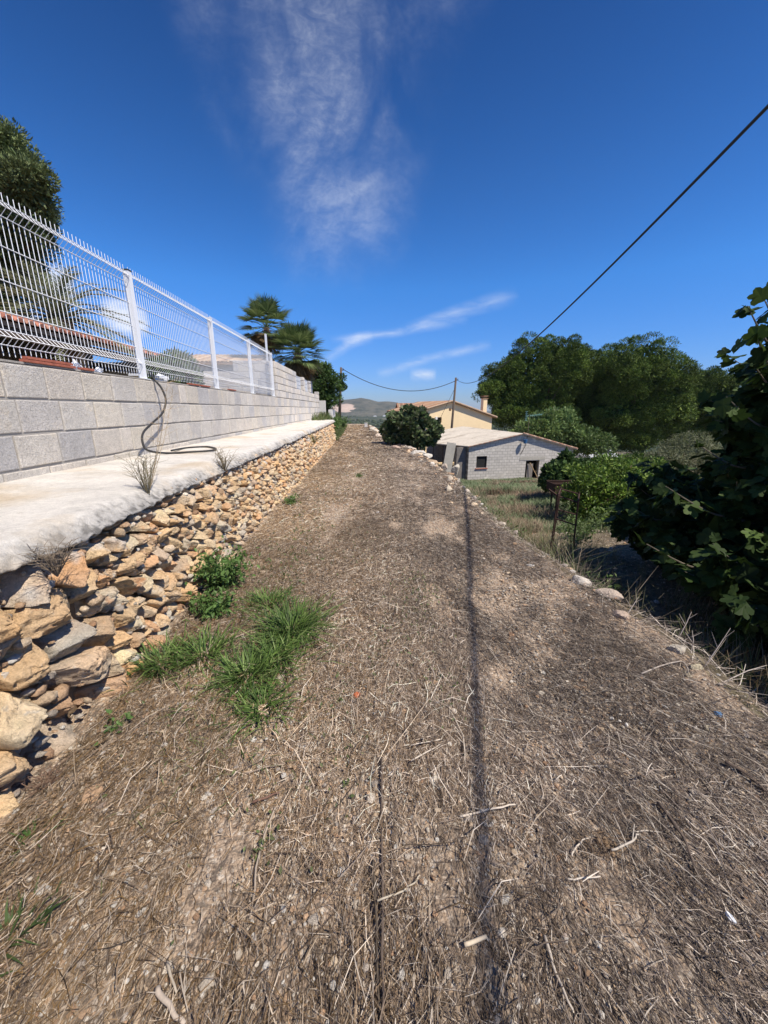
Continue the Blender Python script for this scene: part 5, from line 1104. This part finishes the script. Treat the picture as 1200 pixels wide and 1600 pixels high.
# television antenna
a = atY(823, 695, 31); tpz = atY(826, 648, 31)[2]; an = empty('tv_antenna', (a[0], 31, a[2]-.3), 'television antenna on a thin mast above the block shed roof', 'antenna')
H_ = tpz-a[2]+.3; MB().tube([(0, 0, -.3), (0, 0, H_)], .022, 6).build('mast', M['pole'], an)
mb = MB(); mb.tube([(-.2, 0, H_-.1), (1.1, .2, H_+.02)], .015, 5)
for k in range(9): t = k/8; p0 = np.array([-.1+1.2*t, .2*t, H_-.09+.11*t]); mb.tube([p0+np.array([-.05, -.28, .12]), p0+np.array([.05, .28, -.12])], .010, 4)
mb.build('elements', M['aluminium'], an)
mb = MB()
for zz in np.linspace(-.35, .35, 6): mb.tube([(-.25, -.25, H_-.1+zz), (-.25, .25, H_-.1+zz)], .012, 4)
mb.tube([(-.25, 0, H_-.45), (-.25, 0, H_+.25)], .012, 4); mb.build('reflector', M['aluminium'], an)

# yellow house
HA, HB = (5.56, 43.0), (14.6, 46.0); HW, hrz = local_frame(HA, HB); ZH = -5.0
house = empty('yellow_house', (HA[0], HA[1], ZH), 'yellow rendered house with a terracotta gable roof and square chimney', 'house', rz=hrz)
hx, hz = on_wall(705, 628, HA, HB); hl = on_wall(656, 643, HA, HB)[1]; hr = on_wall(768, 651, HA, HB)[1]
va, vb = on_wall(683, 652, HA, HB); vc_, vd = on_wall(690, 660, HA, HB); e0, f0 = on_wall(701.5, 638, HA, HB); e1, f1 = on_wall(705, 642, HA, HB)
mb = MB(); wall_with_holes(mb, HW, [(0, hl-ZH), (hx, hz-ZH-.03), (HW, hr-ZH)], .3, [(va, vc_, vd-ZH, vb-ZH), (e0, e1, f1-ZH, f0-ZH)]); mb.build('gable_wall', M['yellow'], house)
for c_, d_ in (((.15, 4.3, (hl-ZH)/2), (.3, 8.0, hl-ZH-.02)), ((HW-.15, 4.3, (hr-ZH)/2), (.3, 8.0, hr-ZH-.02)), ((HW/2, 8.15, 2.8), (HW-.65, .28, 5.6))): MB().box(c_, d_).build('side_wall', M['housewall'], house)  # side walls brown: shade of the left wall put into the colour
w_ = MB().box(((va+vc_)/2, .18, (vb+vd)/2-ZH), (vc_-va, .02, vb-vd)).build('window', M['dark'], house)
MB().box((va-.12, -.06, (vb+vd)/2-ZH), (.25, .10, vb-vd+.1)).build('shutter', M['white'], w_)
MB().box(((e0+e1)/2, .15, (f0+f1)/2-ZH), (e1-e0, .02, f0-f1)).build('vent', M['housewall'], house)
pkF = (hx, -.35, hz-ZH+.10); lf = (-.45, -.35, hl-ZH-.02); rf_ = (HW+.45, -.35, hr-ZH-.06)
back = np.array([0, 9.0, 0]); mb = MB(); slab(mb, [lf, pkF, tuple(np.array(pkF)+back), tuple(np.array(lf)+back)], .12); slab(mb, [pkF, rf_, tuple(np.array(rf_)+back), tuple(np.array(pkF)+back)], .12)
rf2 = mb.build('roof', M['housewall'], house)
mb = MB(); tiled(mb, lf, tuple(np.array(lf)+back), pkF, tuple(np.array(pkF)+back), 34, .07); tiled(mb, rf_, tuple(np.array(rf_)+back), pkF, tuple(np.array(pkF)+back), 34, .07)
for a_, b_ in ((lf, pkF), (pkF, rf_)):
    for i in range(20):
        q0 = np.array(a_)+(np.array(b_)-np.array(a_))*(i/20); q1 = np.array(a_)+(np.array(b_)-np.array(a_))*((i+.97)/20); mb.tube([q0+np.array([0, 0, .03]), q1+np.array([0, 0, .01])], .08, 6, (.50, .36, .25))
mb.build('roof_tiles', M['tile'], rf2)
cx_, _ = on_wall(763.5, 640, HA, HB); ct = on_wall(763, 620, HA, HB)[1]-ZH
mb = MB(); mb.box((cx_, 1.0, (ct+hr-ZH)/2-.2), (.52, .52, ct-(hr-ZH)+.1)); ch = mb.build('chimney', M['yellow'], rf2)
mb = MB(); mb.box((cx_, 1.0, ct-.16), (.70, .70, .06)); mb.box((cx_, 1.0, ct+.02), (.44, .44, .12)); mb.box((cx_, 1.0, ct+.11), (.66, .66, .06)); mb.build('chimney_cap', M['housewall'], ch)
# ridge structure behind the house roof: a second, further roof
a = atY(630, 641, 56); mb = MB(); fh = empty('tiled_house', (a[0], 56, -5), 'dark tiled roof showing just behind the left roof slope of the yellow house', 'house')
x0_, x1_, zt_ = atY(626, 636, 56)[0]-a[0], atY(676, 627, 56)[0]-a[0], atY(690, 630, 56)[2]+5
MB().box(((x0_+x1_)/2, 3, (zt_-1.0)/2), (x1_-x0_, 6, zt_-1.0)).build('wall', M['housewall'], fh)
mb = MB(); slab(mb, [(x0_-.4, -.4, zt_-1.0), (x1_+.4, -.4, zt_-1.0), (x1_+.4, 3, zt_), (x0_-.4, 3, zt_)], .1); slab(mb, [(x0_-.4, 3, zt_), (x1_+.4, 3, zt_), (x1_+.4, 6.4, zt_-1), (x0_-.4, 6.4, zt_-1)], .1); rr2 = mb.build('roof', M['housewall'], fh)
mb = MB(); tiled(mb, (x0_-.4, -.4, zt_-.99), (x1_+.4, -.4, zt_-.99), (x0_-.4, 3, zt_+.01), (x1_+.4, 3, zt_+.01), 24); mb.build('roof_tiles', M['tile'], rr2)

# utility poles and cables
def upole(x, y, z0, z1, lean, label):
    r_ = empty('utility_pole', (x, y, z0), label, 'utility pole', 'wooden utility poles')
    MB().tube([(0, 0, -.4), (lean*.5, 0, (z1-z0)/2), (lean, 0, z1-z0)], [.15, .125, .10], 10).build('pole', M['pole'], r_, smooth=True)
    mb = MB(); mb.box((lean+.10, -.02, z1-z0-.25), (.26, .05, .06)); mb.tube([(lean+.2, 0, z1-z0-.22), (lean+.2, 0, z1-z0-.10)], .035, 6); mb.build('bracket', M['rust'], r_); return r_
PY = 41.2; pa_, pb_ = atY(712.5, 590, PY), atY(707, 668, PY)
upole(pb_[0]-.25, PY, zg(pb_[0], PY), pa_[2], pa_[0]-pb_[0]+.25, 'wooden utility pole rising behind the shed roof against the yellow house')
l1, l0 = atY(533, 574, 38), atY(530, 650, 38); upole(l0[0], 38, zg(l0[0], 38)-.1, l1[2], l1[0]-l0[0], 'wooden utility pole at the far end of the path beside the glossy tree')
def cabl(name, f_, ys_, rad_, label):
    tag(MB().tube([f_(y) for y in ys_], rad_, 6).build(name, M['cable'], smooth=True), label, 'cable', 'overhead cables')
sx2 = (pa_[0]/PY); aC = 3.35; sC = sx2-aC/PY; y1c = aC/(.876-sC); y2c = aC/(.408-sC); z1c = EYE+.636*y1c; z2c = EYE+.165*y2c; z3c = pa_[2]-.12
def cz(y):
    a1_ = (z2c-z1c)/(y2c-y1c); b1_ = ((z3c-z2c)/(PY-y2c)-a1_)/(PY-y1c); return z1c+a1_*(y-y1c)+b1_*(y-y1c)*(y-y2c)
cabl('power_cable', lambda y: (aC+sC*y, y, cz(y)), np.linspace(-14, PY, 70), .018, 'thick black cable sweeping overhead from the upper right down to the pole by the house')
pz = cz(-14); upole(aC+sC*-14, -14.0, -1, pz+.1, 0, 'wooden utility pole behind the viewer carrying the overhead cable')
def sag(p_, q_, d):
    p_, q_ = np.array(p_), np.array(q_); return lambda t: tuple(p_+(q_-p_)*t-np.array([0, 0, d*4*t*(1-t)]))
cabl('power_cable', sag((l1[0]+.1, 38, l1[2]-.12), (pa_[0], PY, pa_[2]-.3), 1.45), np.linspace(0, 1, 24), .03, 'sagging cable strung between the two utility poles')
gu = atY(684, 662, 41.0); cabl('guy_wire', sag((pa_[0], PY, pa_[2]-.9), (gu[0]-.3, 41.0, gu[2]-.6), 0), np.linspace(0, 1, 3), .018, 'thin stay wire slanting down from the pole across the yellow gable')

# rusty stand, rusty box, white marker, distant car
st = empty('rusty_stand', (3.28, 6.05, zg(3.28, 6.05)), 'rusty tubular steel stand with four legs on the lower ground right of the path', 'stand')
zb = zg(3.28, 6.05); A4 = [np.array((*atY(872, 775, 6.0)[:2], atY(872, 775, 6.0)[2])), np.array(atY(903, 785, 5.9)), np.array(atY(905, 772, 6.5)), np.array(atY(876, 764, 6.6))]
o = np.array(st.location)
for k, a in enumerate(A4): MB().tube([a-o+np.array([0, 0, .04]), np.array([a[0]-o[0]+(-.03 if k in (0, 3) else .03), a[1]-o[1], -.1])], .013, 6).build('leg', M['rust'], st)
mb = MB()
for a, b in ((0, 1), (1, 2), (2, 3), (3, 0)): mb.tube([A4[a]-o, A4[b]-o], .012, 6)
mb.tube([A4[0]-o+np.array([0, 0, 0]), A4[0]-o+np.array([-.12, .1, .09])], .016, 6)
mb.build('top_frame', M['rust'], st)
mb = MB()
for a, b in ((0, 1), (2, 3)): MB().tube([A4[a]-o-np.array([0, 0, .38]), A4[b]-o-np.array([0, 0, .38])], .012, 6).build('brace', M['rust'], st)
a = np.array(atY(884, 760, 14.0)); rb_ = empty('rusty_trough', tuple(a), 'open rusty brown metal trough beside the citrus tree behind the stand', 'trough')
mb = MB(); w, d, h_ = 1.15, .7, .30
mb.box((0, -d/2, 0), (w, .02, h_)); mb.box((0, d/2, 0), (w, .02, h_)); mb.box((-w/2, 0, 0), (.02, d-.03, h_)); mb.box((w/2, 0, 0), (.02, d-.03, h_)); mb.box((0, 0, -h_/2), (w-.04, d-.04, .02)); mb.build('basin', M['rust'], rb_)
mb = MB()
mb.box((0, -d/2-.005, h_/2+.01), (w+.05, .05, .025)); mb.build('rim', M['rust'], rb_); MB().box((0, d/2+.005, h_/2+.01), (w+.05, .05, .025)).build('rim', M['rust'], rb_)
gz = zg(a[0], 14.0)
for sx3 in (-.4, .4):
    for sy3 in (-.2, .2): MB().tube([(sx3, sy3, -.16), (sx3, sy3, gz-a[2]-.1)], .03, 6).build('leg', M['rust'], rb_)
# broken clay tiles at the edge
a = onZ(806, 818, -.3)
for k in range(3):
    q = MB(); V = []
    for t in np.linspace(0, math.pi, 7): V += [(-.15, math.cos(t)*.07, math.sin(t)*.04), (.15, math.cos(t)*.06, math.sin(t)*.04)]
    V2 = [(x, y*.86, z-.012) for x, y, z in V]; n = len(V); F = [(2*j, 2*j+1, 2*j+3, 2*j+2) for j in range(6)]; F += [tuple(n+i for i in f_[::-1]) for f_ in F]; F += [(2*j, 2*j+2, n+2*j+2, n+2*j) for j in range(6)]+[(2*j+1, n+2*j+1, n+2*j+3, 2*j+3) for j in range(6)]
    x_, y_ = 2.02+.12*k, 6.3+.2*k
    q.add(rot(np.array(V+V2), .2*k, .3, 2.1+.25*k), F)
    tag(q.build('clay_tile', M['terracotta'], loc=(x_, y_, zg(x_, y_)+.05)), ('nearest orange curved clay tile lying on the slope left of the rusty stand', 'middle orange clay tile on the slope left of the rusty stand', 'farthest orange clay tile on the slope left of the rusty stand')[k], 'roof tile', 'clay tiles on the slope')
a = np.array(atY(572, 667, 33)); mb = MB(); mb.box((0, 0, .2), (.24, .24, .40)); mb.box((0, 0, .42), (.28, .28, .04))
tag(mb.build('white_marker', M['white'], loc=(a[0], 33, -.05)), 'low white masonry marker at the right side of the path end', 'marker')
a = atY(512, 650, 25.5); gp_ = empty('white_gate_pillar', (a[0], 25.5, zg(a[0], 25.5)), 'white rendered garden wall and pillar under the glossy tree at the path end', 'wall')
MB().box((-.30, 0, .45), (.36, .36, 1.5)).build('pillar', M['white'], gp_); MB().box((.14, 1.6, .25), (.22, 2.6, .8)).build('wing_wall', M['white'], gp_)
# parked car, mostly hidden
a = atY(934, 709, 42); car = empty('parked_car', (a[0], 42, a[2]-.9), 'white car parked below the pines, seen over the citrus leaves', 'car', rz=.2)
sec = [(-2.1, .35), (-2.1, .75), (-1.95, .92), (-1.2, 1.0), (-.6, 1.42), (.7, 1.45), (1.5, 1.0), (2.0, .88), (2.12, .6), (2.1, .35)]
mb = MB(); mb.prism(sec, -.82, .82, 1); mb.build('body', M['carpaint'], car)
mb = MB(); mb.prism([(-1.1, 1.0), (-.58, 1.36), (.66, 1.38), (1.36, 1.0)], -.825, .825, 1); mb.build('side_windows', M['glass'], car)
mb = MB(); mb.add([(-1.22, -.7, 1.02), (-1.22, .7, 1.02), (-.64, .62, 1.41), (-.64, -.62, 1.41)], [(0, 1, 2, 3)]); mb.v[0][:, 0] -= .01; mb.build('windscreen', M['glass'], car)
for x in (-1.35, 1.35):
    for y in (-.76, .76): MB().tube([(x, y-.1, .33), (x, y+.1, .33)], .33, 18).build('wheel', M['tyre'], car)
for y in (-.6, .6): MB().box((-2.11, y, .68), (.03, .3, .14)).build('headlight', M['plastic'], car)
# the ground under the car
# left garden buildings
ph = empty('tiled_porch', (-6, 8, 1.3), 'open porch with a red clay tile eave and grey pillars seen through the white fence', 'porch')
mb = MB(); slab(mb, [(0, -6, 1.62), (0, 5.6, 1.62), (-3.2, 5.6, 2.5), (-3.2, -6, 2.5)], .08); rp = mb.build('roof', M['housewall'], ph)
mb = MB(); tiled(mb, (.06, -6, 1.63), (.06, 5.6, 1.63), (-3.2, -6, 2.52), (-3.2, 5.6, 2.52), 50, .07, ((.36, .14, .09), (.42, .18, .12), (.30, .12, .08), (.44, .24, .17))); mb.build('roof_tiles', M['tile'], rp)
MB().box((-.10, -.2, 1.45), (.14, 11.4, .16)).build('beam', M['pole'], ph)  # dark wood colour keeps the underside of the eave dark
MB().box((-2.9, -.2, 1.1), (.2, 11.5, 2.4)).build('back_wall', M['shade_grey'], ph); MB().box((-1.5, 5.45, .82), (2.6, .16, 1.64)).build('dark_end_wall', M['shade_grey'], ph)  # porch shade painted as dark walls; end wall added to shut out sky
for y in (-5.5, -2.2, .1, 2.6, 5.3): MB().box((-1.3, y, .85), (.28, .28, 1.70)).build('pillar', M['render_grey'], ph)
wt = empty('white_table', (-5.3, 10.6, 1.3), 'white garden table under the porch eave beside the first white fence post', 'table')
MB().box((0, 0, .98), (.6, 1.7, .05)).build('tabletop', M['plastic'], wt)
for x in (-.25, .25):
    for y in (-.75, .75): MB().box((x, y, .48), (.05, .05, .96)).build('leg', M['plastic'], wt)
sh = empty('stone_house', (-9, 20, 1.3), 'low tan house with a weathered tile roof seen through the white fence', 'house')
X0, X1 = atY(275, 560, 20)[0]+9, atY(392, 560, 20)[0]+9
MB().box(((X0+X1)/2, 3.0, 1.2), (X1-X0, 5.8, 2.4)).build('wall', M['render_grey'], sh)
mb = MB(); slab(mb, [(X0-.3, -.2, 2.35), (X1+.3, -.2, 2.35), (X1+.3, 3, 3.05), (X0-.3, 3, 3.05)], .1); slab(mb, [(X0-.3, 3, 3.05), (X1+.3, 3, 3.05), (X1+.3, 6.2, 2.3), (X0-.3, 6.2, 2.3)], .1); rs_ = mb.build('roof', M['housewall'], sh)
mb = MB(); tiled(mb, (X0-.3, -.2, 2.36), (X1+.3, -.2, 2.36), (X0-.3, 3, 3.06), (X1+.3, 3, 3.06), 22, .05, ((.42, .30, .20), (.48, .36, .25), (.36, .24, .16))); mb.build('roof_tiles', M['tile'], rs_)
# valley houses and groves
for k, (u, Y_, s, lab) in enumerate(((617, 1400, 9, 'largest white house in the far valley'), (628, 1300, 5, 'white house right of the largest one in the far valley'), (601, 1700, 8, 'pale house further back in the far valley, left of the others'), (645, 1750, 8, 'faint pale house far back in the valley near the shrub'), (586, 1650, 7, 'faint pale house in the far valley below the quarry side'))):
    a = atY(u, 650, Y_); z_ = zg(a[0], Y_)-1; h_ = s*.55; hb = h_+1; o_ = empty('valley_house', (a[0], Y_, z_), lab, 'house', 'small white houses in the far valley')
    MB().prism([(-s, 0), (s, 0), (s, hb), (-s, hb)], -s*.6, s*.6, 1).build('wall', M['white'], o_); MB().prism([(-s*1.05, hb), (s*1.05, hb), (0, hb+h_*.4)], -s*.66, s*.66, 1).build('roof', M['tile'], o_)
vg = MB(); n = 3200; Y = 260+rng.random(n)**1.2*1500; Xx = rng.uniform(-.42, .62, n)*Y; q = P3(Xx, Y); k = fbm(q, .006, 3, 14) > -.1; Xx, Y = Xx[k], Y[k]; n = len(Xx); Z = zground(Xx, Y)
s = rng.uniform(2.2, 4.8, n); V = ICO[None]*(s[:, None, None]*rng.uniform(.7, 1.2, (n, 12, 1)))*np.array([1.2, 1, .8]); V = V+np.stack([Xx, Y, Z+s*.4], 1)[:, None]
vg.add(V.reshape(-1, 3), (np.arange(n)[:, None, None]*12+ICF[None]).reshape(-1, 3), np.repeat(colmix(n, [(.05, .07, .03), (.035, .055, .025), (.08, .095, .045)]), 12, 0))
tag(vg.build('valley_groves', M['needle']), kind='stuff', label='distant dark groves covering the valley floor', cat='trees')

# ------------------------------------------------------------------ air
hm = bpy.data.materials.new('haze_air'); hm.use_nodes = True; t = hm.node_tree; t.nodes.clear()
pv = t.nodes.new('ShaderNodeVolumePrincipled'); pv.inputs['Color'].default_value = (.78, .86, .98, 1); pv.inputs['Density'].default_value = .00009
ho = t.nodes.new('ShaderNodeOutputMaterial'); t.links.new(pv.outputs[0], ho.inputs['Volume'])
tag(MB().box((0, 3000, 20), (14400, 9000, 132)).build('haze', hm), kind='stuff')
